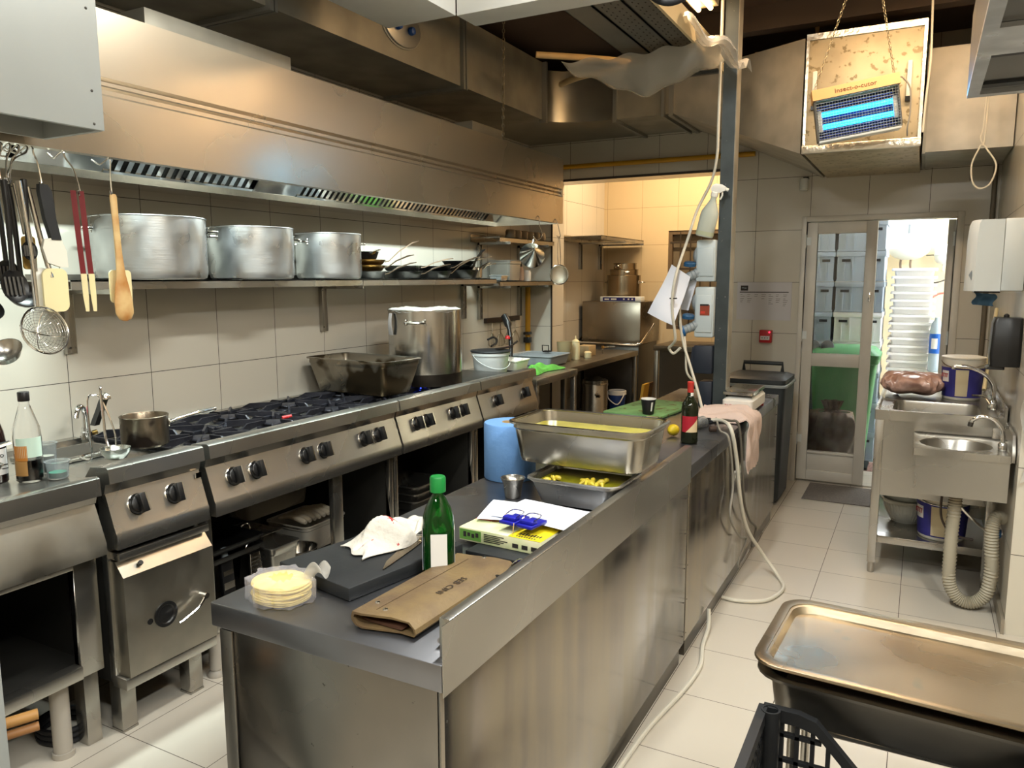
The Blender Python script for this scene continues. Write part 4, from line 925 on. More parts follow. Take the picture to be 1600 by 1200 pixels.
one('green_cloth',MB().surf(lambda u,v:(-2.60+.17*(v-.5)+.02*math.sin(9*u),5.02+.55*u+.05*math.sin(5*v+3*u),z+.003+.05*(math.sin(PI*u)*math.sin(PI*v))**.6*(1+.45*math.sin(13*u+4*v)*math.sin(9*v+2*u))),46,26,.003),GC,'crumpled bright green cloth on the short steel counter','cloth')
T=thing('measuring_jug','tall frosted plastic jug beside the squeeze bottle','jug',(-2.78,6.2,.886)); part(T,'body',MB().lathe([(.055,0),(.058,.004),(.068,.17),(.07,.172),(.066,.172),(.054,.006)],n=28),mat('frosted_jug','#c9bb92',.35,trans=.45,ior=1.2),L=True)
T=thing('squeeze_bottle','cream squeeze bottle with a pointed nozzle','bottle',(-2.74,6.36,.886)); CB=mat('cream_bottle','#ded0a4',.45,sss=.1)
part(T,'body',MB().lathe([(.036,0),(.038,.005),(.038,.14),(.034,.15),(.032,.152)],n=24),CB,L=True); part(T,'nozzle',MB().lathe([(.035,.152),(.035,.165),(.022,.178),(.008,.185),(.004,.215),(.002,.216)],n=20),CB,L=True)
T=thing('squeeze_bottle','short cream squeeze bottle lying low behind the taller one','bottle',(-2.70,6.55,.886)); part(T,'body',MB().lathe([(.034,0),(.036,.004),(.036,.05),(.02,.06)],n=22),CB,L=True)
one('cardboard_box',MB().box((-2.85,6.62,.886),(-2.72,6.80,.985),.004),mat('tan_card','#a5916d',.8),'small tan box behind the squeeze bottles','box')
T=thing('bench_tap','small brass and chrome tap on the sink table','tap',(-2.72,6.98,.886)); part(T,'spout',MB().tube([(0,0,0),(0,0,.05),(.02,.04,.06),(.05,.2,.05)],.008,n=8,sm=4),CHR,L=True); part(T,'head',MB().lathe([(.014,.05),(.018,.06),(.01,.075)],n=14),mat('brass','#b8945a',.25,1.),L=True)
# magnetic rail with whisks
T=thing('utensil_rail','dark utensil rail fixed to the tiles beside the yellow pipe','rail',(-3.19,5.80,1.25)); part(T,'bar',MB().box((-3.198,5.50,1.245),(-3.165,6.09,1.285),.003),mat('rail_wood','#2e211a',.5),L=False)
def whisk(y,zt,h,r,label):
    T=thing('whisk',label,'whisk',(-3.15,y,zt-h-.09),'whisks on the utensil rail')
    part(T,'handle',MB().tube([(-3.15,y,zt),(-3.15,y,zt-.09)],.006,n=8),STL)
    m=MB()
    for k in range(5):
        a=PI*k/5; dx,dy=math.cos(a),math.sin(a)
        m.tube([(-3.15+dx*q*r,y+dy*q*r,zt-.08-h*t) for q,t in ((.12,0),(.6,.3),(1,.65),(.8,.9),(0,1),(-.8,.9),(-1,.65),(-.6,.3),(-.12,0))],.0014,n=5,sm=4)
    part(T,'wire_loop',m,mat('whisk_wire','#8d8575',.3,1.))
for i,(y,lb) in enumerate(((5.56,'first whisk from the left'),(5.70,'second whisk from the left'),(5.84,'third whisk from the left'),(5.97,'last whisk before the yellow pipe'))): whisk(y,1.243,.12,.035+.004*(i%2),lb+' on the dark utensil rail')
# ------------------------------------------------------------------ things on the near island unit
IZ=.851
def slab(name,label,cat_,c,size,rot,m0,z=IZ,bev=.004,group=None):
    o=one(name,MB().box((-size[0]/2,-size[1]/2,0),(size[0]/2,size[1]/2,size[2]),bev),m0,label,cat_,group,org=(0,0,0))
    o.location=(c[0],c[1],z); o.rotation_euler=(0,0,rot); return o
BOARD=mat('black_board','#202224',.55,var=.12,vs=9,bump=.04,bs=80)
slab('chopping_board','thick black chopping board on the near island unit','chopping board',(-1.262,1.575),(.282,.40,.034),R(-11),BOARD)
# stack of yellow wrappers in a clear bag
T=thing('wrapper_stack','stack of thin yellow dough rounds in a clear bag on the island corner','dough rounds',(-1.325,1.30,IZ))
DY=mat('dough_yellow','#e2cd7f',.6,var=.1,vs=16,sss=.1)
for i in range(9):
    a0=rnd.random()*6; ex,ey=rnd.uniform(-.003,.003),rnd.uniform(-.003,.003)
    m=MB(); z0=.001+.0047*i
    ring=lambda s,z: [(ex+s*.073*math.cos(2*PI*k/40)*(1+.02*math.sin(3*2*PI*k/40+a0)),ey+s*.064*math.sin(2*PI*k/40),z+.0012*math.sin(4*2*PI*k/40+a0)*s) for k in range(40)]
    m.loft([ring(.98,z0),ring(1,z0+.001),ring(1,z0+.0035),ring(.97,z0+.0042),ring(.6,z0+.0043)]); part(T,'dough_round',m,DY,L=True)
def bag(u,v):
    a=2*PI*u; r=(.083+.006*math.sin(7*a)+.004*math.sin(17*a+2*v))*(1 if v<.5 else 1-(v-.5)*1.3); rx=r; ry=r*.88
    return (rx*math.cos(a),ry*math.sin(a),.001+.05*min(1,v*2)+.003*math.sin(11*a)*v)
part(T,'clear_bag',MB().surf(bag,64,8),mat('bag_film','#e8e4ea',.15,trans=.3,alpha=.28,ior=1.2,bump=.4,bs=40),L=True)
part(T,'bag_neck',MB().surf(lambda u,v:(.045+.05*v+.012*math.sin(2*PI*u),.05+.018*math.cos(2*PI*u)*(1-.3*v),.045+.03*math.sin(PI*v*.8)+.012*math.sin(2*PI*u*2)),20,8),FILM,L=True)
# cloth and knife on the board
bz=IZ+.035
def tea(u,v):
    x=-1.365+.13*v+.05*u; y=1.56+.30*u-.05*v
    hgt=.055*math.sin(PI*u)**.5*math.sin(PI*v)**.6*(.62+.42*math.sin(9*u+3*v)*math.sin(7*v+1)+.38*math.sin(17*u-8*v))
    return (x+.012*math.sin(9*u+4*v),y+.012*math.sin(10*v+3*u),bz+.003+max(0,hgt))
TEA=mat('tea_towel','#c9c4ba',.9,bump=.4,bs=70,var=.04)
o=one('tea_towel',MB().surf(tea,50,30,.003),TEA,'crumpled white tea towel with red stripes on the black chopping board','towel')
o['x']=0; del o['x']
m=MB().surf(lambda u,v:(lambda p:(p[0],p[1],p[2]+.004))(tea(.38+.02*v,.05+.9*u)),30,2).surf(lambda u,v:(lambda p:(p[0],p[1],p[2]+.004))(tea(.05+.5*u,.62+.03*v)),30,2)
part(o,'red_stripe',m,mat('stripe_red','#a83a36',.9))
T=thing('chef_knife','long chef knife lying on the black chopping board beside the tea towel','knife',(-1.19,1.63,bz),rot=R(-78.5))
part(T,'blade',MB().loft([[(x,y0,z0) for y0,z0 in ((-.0+a,.0015),(b,.0015),(b,.003),(a,.003))] for x,a,b in ((.15,-.002,.002),(.10,-.016,.006),(.0,-.022,.012),(-.07,-.024,.014))]),mat('knife_blade','#7d6f58',.2,1.),L=True)
part(T,'handle',MB().box((-.19,-.012,.001),(-.07,.012,.018),.005),BLK,L=True)
part(T,'bolster',MB().box((-.078,-.0125,.0005),(-.066,.0125,.0185),.003),STL,L=True)
# green oil bottle
T=thing('oil_bottle','green oil bottle with a green screw cap between the chopping board and the leather roll','bottle',(-1.07,1.60,IZ))
def sq(r,z,e=.55,n=32):
    out=[]
    for k in range(n):
        a=2*PI*k/n; c,s=math.cos(a),math.sin(a); q=(abs(c)**(2/ (1-e+.0001) if 0 else 3.2)+abs(s)**3.2)**(-1/3.2); out.append((r*q*c,r*q*s,z))
    return out
def circ(r,z,n=32): return [(r*math.cos(2*PI*k/n),r*math.sin(2*PI*k/n),z) for k in range(n)]
GG=mat('green_glass','#0d5a17',.05,trans=.75,ior=1.4)
m=MB().loft([sq(.034,0),sq(.039,.004),sq(.0405,.05),sq(.0405,.135)]+[circ(r,zz) for r,zz in ((.040,.155),(.033,.18),(.02,.205),(.0145,.215),(.0145,.232))]); part(T,'glass',m,GG,L=True)
part(T,'cap',MB().lathe([(.0205,.222),(.0205,.258),(.018,.262),(.01,.262)],n=28),mat('cap_green','#0f7a35',.4),L=True)
T.rotation_euler=(0,0,R(33))
k=part(T,'label',MB().box((-.0415,-.022,.02),(-.0405,.022,.13)),mat('label_white_blue','#c9cfe0',.6),L=True)
part(k,'gold_band',MB().box((-.0419,-.022,.108),(-.0414,.022,.13)).box((-.0419,-.022,.02),(-.0414,.022,.03)),mat('gold_band','#b58a1e',.5),L=True)
k=part(T,'label',MB().box((-.020,-.0415,.02),(.022,-.0405,.12)),PAPER,L=True)
k=part(T,'label',MB().box((.0405,-.022,.018),(.0415,.022,.125)),PAPER,L=True)
m=MB()
for i in range(11): m.box((.0414,-.019,.028+.008*i),(.0418,-.019+.022+.014*((i*7)%5)/5,.0305+.008*i))
part(k,'small_print',m,TXT,L=True)
# leather knife roll
T=thing('knife_roll','brown leather knife roll folded on the island, stamped name near its edge','knife roll',(-.985,1.475,IZ+.002),rot=R(-3))
LE=mat('brown_leather','#5d4a35',.55,var=.18,vs=14,bump=.12,bs=120,col2='#74603f')
prof=[(-.082,.010),(-.086,.02),(-.08,.033),(-.05,.036),(.02,.036),(.065,.033),(.083,.022),(.086,.012),(.08,.004),(.04,.002),(-.05,.001),(-.07,.004)]
inn=[(-.07,.012),(-.076,.02),(-.072,.0285),(-.05,.031),(.02,.031),(.06,.029),(.076,.021),(.079,.012),(.074,.008),(.04,.006),(-.05,.005),(-.064,.008)]
m=MB(); Y0,Y1=-.215,.215
skew=lambda y:(y*-.02)
def rg(pf,y): return [(x+skew(y),y+.012*math.sin(x*30),zz) for x,zz in pf]
m.loft([rg(inn,Y0+.05),rg(inn,Y0),rg(prof,Y0),rg(prof,0),rg(prof,Y1*.93),[(x*.97,y+.004,zz*.8) for x,y,zz in rg(prof,Y1)]],True,True)
part(T,'roll',m,LE,L=True)
part(T,'flap',MB().loft([[(x,y,zz) for x,zz in ((-.074,.013),(.035,.016),(.05,.012),(.045,.009),(-.05,.008))] for y in (Y0+.012,Y1-.05)]),mat('inner_leather','#4a3022',.6),L=True)
for x,y in ((-.052,Y0+.05),(-.012,Y0+.03),(.0,Y1-.02)): part(T,'rivet',MB().lathe([(.006,0),(.005,.0025),(.001,.003)],(x,y,.036),n=14),CHR,L=True)
part(T,'lettering',MB().text('SEB CINI',frame_mat((.035,.0,.0368),(0,-1,0),(1,0,0)),.024,.0002,sx=1.25),mat('leather_stamp','#2c2118',.7),L=True)
part(T,'seam',MB().box((-.03,Y0+.02,.0362),(-.0285,Y1-.05,.0368)),mat('leather_seam','#43321f',.7),L=True)
# sharpening steel
T=thing('sharpening_steel','sharpening steel with a grey and black handle beside the leather roll','sharpening steel',(-.876,1.55,IZ+.015),rot=R(6.2))
part(T,'rod',MB().cyl((0,-.29,0),(0,.05,0),.006,n=14),STL,L=True)
part(T,'guard',MB().box((-.024,.05,-.011),(.024,.064,.012),.004),BLK,L=True)
k=part(T,'handle',MB().lathe([(.010,0),(.012,.02),(.0125,.05)],(0,.064,.002),ax=(0,1,0),n=18),BLK,L=True)
part(k,'grey_grip',MB().lathe([(.013,.05),(.0155,.06),(.0155,.105),(.013,.113),(.006,.115)],(0,.064,.002),ax=(0,1,0),n=20),STL,L=True)
# black mat, printed box, papers
slab('chopping_board','thin black board under the printed box and papers','chopping board',(-.965,1.95),(.225,.40,.012),R(-2),BOARD,bev=.002)
T=thing('printed_box','flat yellow and green printed food box lying under white papers','box',(-1.005,1.94,IZ+.013),rot=R(-3))
bx=MB().box((-.135,-.125,0),(.135,.125,.038),.001); part(T,'carton',bx,mat('carton_print','#c9d6a0',.55,var=.1,vs=12,col2='#e8e2c0'),L=True)
m=MB()
m.box((.03,-.1255,.0382),(.135,.0,.0388)); part(T,'yellow_panel',m,mat('print_yellow','#e6cf1e',.5),L=True)
m=MB().box((-.135,-.04,.0382),(-.08,.10,.0388)); part(T,'red_panel',m,mat('print_red','#d4675a',.6),L=True)
m=MB().box((-.133,-.1258,.004),(-.06,-.125,.034)); part(T,'green_panel',m,mat('print_green','#5f8f3f',.6),L=True)
m=MB()
for i in range(4): m.box((-.12+.014*i,-.1262,.012+.003*(i%2)),(-.11+.014*i,-.1258,.028-.002*(i%3)))

for i in range(5): m.box((-.05,-.1262,.008+.005*i),(-.05+.055+.012*(i%3),-.1258,.0105+.005*i))
for i in range(3): m.box((.045+.03*i,-.1262,.008),(.064+.03*i,-.1258,.02))

for i in range(8): m.box((.05+.009*i,-.10,.0388),(.056+.009*i,-.086+.003*(i%3),.0391)).box((.05+.008*i,-.117,.0388),(.055+.008*i,-.109+.002*(i%2),.0391))
part(T,'printing',m,TXT,L=True)
m=MB()
for i in range(4): m.lathe([(.012,0),(.012,.0004)],(-.07+.03*i,-.03+.03*(i%2),.0384),n=14)
part(T,'pictures',m,mat('print_brown','#a86b42',.6),L=True)
PPR=mat('white_paper','#dfe3ee',.8)
for i,(c,rt,lb) in enumerate((((-1.02,1.985),R(14),'sheet of white paper on the printed box, nearer the green bottle'),((-.955,1.975),R(-6),'handwritten sheet of white paper lying over the back of the printed box'))):
    o=one('paper_sheet',MB().surf(lambda u,v:(-.13+.26*u,-.095+.19*v,.004*math.sin(3*u+2*v)+(.006*u*v if i else .004*(1-u))+.0045*(1-i)*0),12,10,.0004),PPR,lb,'paper',org=(0,0,0))
    o.location=(c[0],c[1]+.02,IZ+.057+.009*i); o.rotation_euler=(0,0,rt)
    m=MB()
    if i:
        for q in range(8): m.surf(lambda u,v:(-.10+.17*u*(.7+.3*((q*5)%4)/4),.075-.018*q+.0016*v+.0008*math.sin(40*u),.0008+.004*math.sin(3*(-.10+.17*u+.13)/.26+2*(.17-.018*q)/.19)+.006*((.03+.17*u)/.26)*((.17-.018*q)/.19)),20,1)
        part(o,'handwriting',m,TXT)
T=thing('mouse_trap','pair of blue plastic spring traps lying on the printed box','trap',(-.965,1.875,IZ+.073),rot=R(-8))
BLU=mat('blue_plastic','#1c1f9a',.35)
for dx in (-.03,.03):
    part(T,'body',MB().box((dx-.026,-.04,0),(dx+.026,.04,.009),.002).box((dx-.022,-.03,.009),(dx+.022,-.004,.02),.003),BLU,L=True)
    part(T,'spring',MB().tube([(dx-.02,-.02,.02),(dx-.02,.02,.026),(dx+.02,.02,.026),(dx+.02,-.02,.02)],.0015,n=6,sm=3),CHR,L=True)
part(T,'rubber_band',MB().tube([(.0,-.045,.012),(.004,-.055,-.012),(.003,-.056,-.05)],.0012,n=5,sm=4),mat('band','#c9a86a',.6),L=True)
one('tape_roll',MB().cyl((-.93,2.10,IZ+.016),(-.865,2.13,IZ+.02),.016,n=20),BLK,'black tube lying behind the papers against the raised island edge','tube')
# gastronorm pans
T=thing('gastronorm_pan','smaller steel food pan under the large pan on the island','pan',(-.99,2.39,IZ))
gnpan(T,-.155,-.13,.155,.13,0,.098,mat('pan_steel_pale','#c3c3c2',.3,1.,var=.08,vs=7,rvar=.08),taper=.022,r=.035,rim=.014,L=True)
m=MB().loft([rrect(-.143,-.118,.143,.118,.03,.066),rrect(-.145,-.12,.145,.12,.03,.074)]); 
part(T,'pickle',m,mat('pickle_yellow','#8f8a17',.3,var=.2,vs=30),L=True)
PK=mat('pickle_piece','#c9b43a',.4,var=.2,vs=40)
for i in range(14):
    x,y=rnd.uniform(-.12,.12),rnd.uniform(-.10,-.01); a=rnd.random()*3
    d=Vector((math.cos(a),math.sin(a),.15))*.017
    part(T,'pickle_piece',MB().tube([Vector((x,y,.08))-d,Vector((x,y,.086)),Vector((x,y,.08))+d],[.005,.008,.005],n=8,sm=3),PK,L=True)
T=thing('gastronorm_pan','large deep steel pan of yellow broth propped over the smaller pan and the island edge','pan',(-1.015,2.485,.968),rot=R(-.5))
gnpan(T,-.245,-.148,.245,.148,0,.15,mat('pan_steel','#b7b3a9',.24,1.,var=.08,vs=4,rvar=.08),taper=.016,r=.05,rim=.016,L=True)
part(T,'broth',MB().loft([rrect(-.232,-.135,.232,.135,.045,.09),rrect(-.2345,-.1375,.2345,.1375,.045,.108)]),mat('yellow_broth','#a89d3c',.12,var=.15,vs=12,spec=.6),L=True)
T=thing('steel_beaker','small tapered steel cup beside the smaller food pan','cup',(-1.232,2.315,IZ))
part(T,'body',MB().lathe([(.026,0),(.028,.003),(.034,.05),(.043,.07),(.045,.071),(.042,.069),(.033,.05),(.026,.005)],n=30),ST,L=True)
T=thing('paper_roll','blue paper towel roll standing behind the steel pans','paper roll',(-1.375,2.56,IZ))
part(T,'paper',MB().lathe([(.03,.0),(.097,.0),(.1,.004),(.1,.212),(.097,.216),(.03,.216)],n=44,ca=False,cb=False),mat('blue_paper','#6f9ed8',.85,bump=.15,bs=60),L=True)
part(T,'core',MB().lathe([(.028,0),(.0305,0),(.0305,.217),(.028,.217),(.028,0)],n=24,ca=False,cb=False),mat('card_core','#b59a6c',.8),L=True)

# ------------------------------------------------------------------ things on the far island unit
T=thing('wine_bottle','dark wine bottle with a red and cream label on the island','bottle',(-.925,3.495,IZ))
part(T,'glass',MB().lathe([(.034,0),(.0385,.004),(.039,.008),(.039,.165),(.036,.185),(.022,.208),(.0145,.222),(.0135,.25),(.0135,.285),(.004,.285)],n=36),mat('dark_green_glass','#1f2413',.06,trans=.35,ior=1.4),L=True)
k=part(T,'capsule',MB().lathe([(.0145,.238),(.0148,.27),(.0155,.272),(.0155,.286),(.012,.288)],n=24),mat('capsule_red','#b8342b',.45),L=True)
wa=R(-75)
label_strip(T,.039,.055,.13,wa-1.0,wa+1.0,mat('label_red','#a51c2c',.5))
m=MB(); n=16
A0,A1=wa-.45,wa+1.0
vs=[]
m.surf(lambda u,v:(.0402*math.cos(A0+(A1-A0)*u),.0402*math.sin(A0+(A1-A0)*u),.055+.062*v*u),20,4); part(T,'label_corner',m,mat('label_cream','#d9c19a',.6),L=True)
label_strip(T,.0142,.222,.237,wa+.1,wa+1.2,WHT,name='neck_tag')
slab('chopping_board','stained green chopping board on the far island unit','chopping board',(-1.36,4.29),(.345,.56,.016),R(-7),mat('green_board','#6f9a62',.6,var=.2,vs=9,spots=(22,.6,'#5a5a2a')))
T=thing('paper_cup','black paper coffee cup with a white inside on the green board','cup',(-1.305,4.05,IZ+.017))
part(T,'wall',MB().lathe([(.028,0),(.03,.002),(.041,.083)],n=30,cb=False),mat('cup_black','#19191a',.5),L=True)
part(T,'lining',MB().lathe([(.028,.006),(.0402,.083),(.0425,.084),(.042,.087),(.0395,.086),(.0275,.008)],n=30),WHT,L=True)
part(T,'tag',MB().surf(lambda u,v:(.0425*math.cos(R(-50)+.25*u)*(.78+.22*v),.0425*math.sin(R(-50)+.25*u)*(.78+.22*v),.02+.05*v),4,2,.0006),WHT,L=True)
m=MB(); T=thing('lemon','lemon lying beside the wine bottle','lemon',(-1.045,3.60,IZ)); part(T,'fruit',MB().lathe([(.001,0),(.006,.002),(.02,.012),(.028,.03),(.028,.042),(.02,.058),(.007,.068),(.001,.072)],(0,-.03,.028),ax=(.4,1,.1),n=24),mat('lemon_skin','#d1b31d',.45,bump=.2,bs=90),L=True)
T=thing('wooden_spatula','pale wooden spatula lying left of the wine bottle','spatula',(-1.20,3.87,IZ),rot=R(-62)); part(T,'handle',MB().loft([[(x,a*w,.002+.012*(b>0)) for a,b in ((-1,-1),(1,-1),(1,1),(-1,1))] for x,w in ((-.17,.026),(-.07,.03),(-.03,.012),(.15,.009))]),WOODH,L=True)
T=thing('glass_tumbler','clear glass lying behind the wine bottle','glass',(-.985,3.83,IZ+.032)); part(T,'glass',MB().lathe([(.024,0),(.028,.004),(.031,.09),(.029,.09),(.026,.008)],(0,-.04,0),ax=(.35,1,0),n=26),CLP,L=True)
for i,(x,y,lb) in enumerate(((-1.02,3.72,'amber cork lying nearest the wine bottle'),(-.90,3.78,'dark cork on the cloth behind the wine bottle'))): one('cork',MB().lathe([(.012,0),(.014,.004),(.014,.03),(.012,.034)],(x,y,IZ+.015),ax=(.8,.5,0),n=16),mat('cork_%d'%i,('#9a6a35','#3a2a20')[i],.7),lb,'cork')
def pink(u,v):
    s=v*.62; x=-1.04+s if s<.235 else -.805+.03*math.sin(min(1,(s-.235)/.05)*PI/2); z=IZ+.008 if s<.235 else IZ+.008-max(0,s-.25)*.7
    y=4.02+.34*u+.03*math.sin(6*v)
    w=.016*(math.sin(13*u+4*v)*math.sin(3+7*v)+.6*math.sin(23*u-5*v))
    if s<.235: z+=.02+w*1.1+.02*math.sin(PI*u)
    else: x+=.012+abs(w)*.8; z+=.02*(1-min(1,(s-.235)/.1))
    return (x,y,z)
one('kitchen_towel',MB().surf(pink,44,36,.004),mat('pinkish_towel','#cdb8ae',.95,bump=.35,bs=70),'rumpled pinkish towel hanging over the island edge by the cables','towel')
# scale
T=thing('kitchen_scale','white bench scale with a steel plate and red feet beside the post','scale',(-.885,4.55,IZ))
part(T,'housing',MB().loft([rrect(-.088,-.20,.082,.22,.03,.022),rrect(-.088,-.20,.082,.22,.03,.075),rrect(-.07,-.15,.065,.21,.03,.095)]),WHT,L=True)
part(T,'base',MB().loft([rrect(-.07,-.17,.07,.21,.02,.012),rrect(-.082,-.19,.078,.215,.03,.024)]),BLK,L=True)
for x,y in ((-.06,-.17),(.06,-.17),(-.06,.19),(.06,.19)): part(T,'foot',MB().cyl((x,y,0),(x,y,.02),.016,n=14),mat('red_foot','#a3161c',.4),L=True)
part(T,'weighing_plate',MB().loft([rrect(-.085,-.17,.075,.19,.012,.104),rrect(-.09,-.175,.08,.195,.014,.106),rrect(-.09,-.175,.08,.195,.014,.122),rrect(-.086,-.171,.076,.191,.012,.124)]).cyl((0,0,.09),(0,0,.106),.03),STL,L=True)
part(T,'lettering',MB().text('aus',frame_mat((-.05,-.2008,.052),(1,0,0),(0,0,1)),.03,.0006),mat('red_print','#b02030',.5),L=True)
part(T,'display',MB().box((-.02,-.2012,.026),(.05,-.20,.042)),BLK,L=True)
# switchgear on the post
def cee(label,z0,z1,zp):
    T=thing('socket_box',label,'socket',(-1.105,4.49,z0),'industrial sockets on the post')
    GB=mat('socket_grey','#bcc7cb',.45)
    part(T,'housing',MB().box((-1.165,4.43,z0),(-1.053,4.55,z1),.012).box((-1.155,4.422,z0+.03),(-1.062,4.432,z1-.045),.006),GB)
    part(T,'dome',MB().lathe([(.055,0),(.052,.02),(.03,.035),(.005,.038)],(-1.155,4.49,z1-.09),ax=(-1,0,0),n=22),GREYP)
    d=Vector((-.86,-.32,-.4)).normalized(); c=Vector((-1.15,4.45,zp))
    k=part(T,'plug',MB().lathe([(.030,0),(.030,.02),(.026,.022),(.028,.04),(.025,.042),(.027,.06),(.024,.062),(.026,.08),(.018,.1)],c,ax=d,n=20),GREYP)
    part(k,'blue_collar',MB().lathe([(.034,-.004),(.036,0),(.036,.014),(.031,.018)],c+d*.085,ax=d,n=20),mat('cee_blue','#1f5c94',.4))
    u=Vector((-.4,0,.9)).normalized()
    part(T,'blue_lid',MB().lathe([(.0,0),(.036,0),(.036,.018),(.03,.024),(.0,.025)],c+d*.045+Vector((-.01,-.01,.055)),ax=(.15,-.2,.95),n=22,sx=1,sy=.8,ca=False,cb=False),mat('cee_blue_dark','#215078',.4))
    return T
a=cee('upper grey socket box on the post with a blue plug, under the spray bottle',1.593,1.83,1.645)
b_=cee('lower grey socket box on the post with a red picture sticker',1.272,1.563,1.345)
m=MB().box((-1.13,4.4205,1.40),(-1.075,4.422,1.46),mi=0).box((-1.125,4.42,1.41),(-1.10,4.4205,1.425),mi=1).box((-1.13,4.42,1.455),(-1.08,4.4205,1.465),mi=2); part(b_,'sticker',m,[mat('sticker_brown','#8a3a24',.6),mat('sticker_red','#c23a2a',.6),TXT])
DKB=mat('dark_blue_box','#1f2633',.5)
o=one('switch_box',MB().box((-1.165,4.43,1.06),(-1.053,4.55,1.225),.01).prism([(-1.19,1.075),(-1.165,1.075),(-1.165,1.215),(-1.172,1.215)],'y',4.44,4.54),DKB,'dark switch box on the post under the lower grey socket','switch')
o=one('switch_box',MB().box((-1.13,4.44,.862),(-1.053,4.55,1.015),.008),DKB,'dark adaptor block standing on the island against the post','switch')
# spray bottle hung on the post
T=thing('spray_bottle','white trigger spray bottle hung on the post by its trigger','bottle',(-1.115,4.40,1.845),rot=(R(4),R(13),R(8)))
SB=mat('spray_white','#ccd3c8',.4,trans=.25,ior=1.2)
def el(rx,ry,z,n=28): return [(rx*math.cos(2*PI*k/n),ry*math.sin(2*PI*k/n),z) for k in range(n)]
part(T,'body',MB().loft([el(.046,.03,0),el(.05,.034,.006),el(.05,.034,.12),el(.047,.032,.14),el(.03,.022,.175),el(.017,.016,.205),el(.015,.015,.225)]),SB,L=True)
part(T,'liquid',MB().loft([el(.047,.031,.004),el(.0505,.0343,.008),el(.0505,.0343,.03)]),mat('pale_green_liquid','#c9cfae',.3,trans=.3),L=True)
k=part(T,'trigger_head',MB().lathe([(.02,.222),(.021,.245),(.016,.25)],n=20).loft([[(x,y,z) for x,y in ((a,-w),(b,-w),(b,w),(a,w))] for z,a,b,w in ((.248,-.018,.025,.012),(.265,-.03,.05,.014),(.285,-.02,.055,.013),(.295,-.005,.03,.01))]).tube([(.05,0,.275),(.068,0,.272)],.009,n=10),WHT,L=True)
part(k,'trigger',MB().tube([(.035,0,.262),(.042,0,.24),(.036,0,.215)],.005,n=8,sm=4),WHT,L=True)
# hanging paper
one('paper_sheet',MB().surf(lambda u,v:(lambda a,b,c,d:tuple((a[i]*(1-u)+b[i]*u)*(1-v)+(c[i]*(1-u)+d[i]*u)*v+(0,-.02*math.sin(PI*u)*v+.01*math.sin(5*v),0)[i] for i in range(3)))((-1.27,4.31,1.69),(-1.175,4.36,1.62),(-1.40,4.30,1.415),(-1.245,4.30,1.345)),14,14,.0005),PPR,'white sheet of paper hanging from the socket cables on the post','paper')
one('paper_sheet',MB().surf(lambda u,v:(-1.25+.09*u-.05*v,4.47,1.625-.19*v-.01*u),6,6,.0005),PPR,'second sheet of paper hanging behind the front one by the post','paper')
# white cables at the post
one('socket_cable',MB().tube([(-1.062,4.445,3.29),(-1.065,4.445,2.5),(-1.07,4.46,2.3),(-1.10,4.475,2.16),(-1.175,4.47,2.0),(-1.205,4.40,1.84),(-1.235,4.27,1.62),(-1.25,4.27,1.45),(-1.235,4.3,1.28),(-1.26,4.33,1.235),(-1.285,4.35,1.21),(-1.26,4.36,1.18),(-1.22,4.36,1.215)],.008,n=8,sm=6),CBL,'long white cable hanging in a slant from the ceiling along the post','cable')
one('socket_cable',MB().tube([(-1.24,4.38,1.58),(-1.235,4.38,1.4),(-1.215,4.39,1.25),(-1.16,4.35,1.12),(-1.08,4.25,.97),(-1.01,4.1,.875)],.008,n=8,sm=6),CBL,'white cable running from the lower blue plug down behind the wine bottle','cable')
one('socket_cable',MB().tube([(-1.22,4.42,1.30),(-1.2,4.40,1.2),(-1.19,4.39,1.08),(-1.16,4.40,1.03),(-1.14,4.41,1.03)],.0065,n=8,sm=6),CBL,'short white cable looping to the dark adaptor block','cable')
one('cable_tie',MB().tube([(-1.262,4.262,1.50),(-1.225,4.262,1.50),(-1.225,4.275,1.50),(-1.262,4.275,1.50)],.004,n=6,closed=True),BLK,'black tie around the white cables by the hanging paper','cable tie')
# plugs and cables over the island edge
T=thing('plug_cluster','black mains adaptor with plugs lying at the foot of the post','adaptor',(-1.0,4.24,IZ)); T.location=(-1.0,3.98,IZ); part(T,'body',MB().box((-.05,-.03,0),(.03,.03,.03),.006),BLK,L=True); part(T,'plug',MB().lathe([(.014,0),(.018,.01),(.018,.03),(.008,.05)],(.03,0,.018),ax=(1,-.4,.1),n=14),BLK,L=True); part(T,'plug',MB().lathe([(.014,0),(.018,.01),(.018,.03),(.008,.05)],(.0,-.03,.018),ax=(.2,-1,.1),n=14),CBG,L=True)
one('power_cord',MB().tube([(-.95,3.97,.875),(-.88,3.94,.885),(-.80,3.80,.875),(-.775,3.84,.72),(-.765,3.92,.5),(-.75,4.05,.3),(-.69,4.2,.12),(-.60,4.18,.015),(-.55,4.02,.012),(-.60,3.83,.012),(-.72,3.76,.012),(-.805,3.765,.012)],.010,n=8,sm=7),CBL,'thick pale cable hanging over the island edge and curling on the floor','cable')
one('power_cord',MB().tube([(-.93,4.05,.875),(-.84,3.75,.87),(-.785,3.70,.84),(-.775,3.78,.6),(-.77,3.72,.45),(-.765,3.95,.28),(-.76,4.1,.22),(-.765,3.95,.15),(-.765,3.98,.11),(-.76,4.2,.13)],.0055,n=8,sm=7),CBG,'thin grey cable wavering down the island side, nearer one','cable')
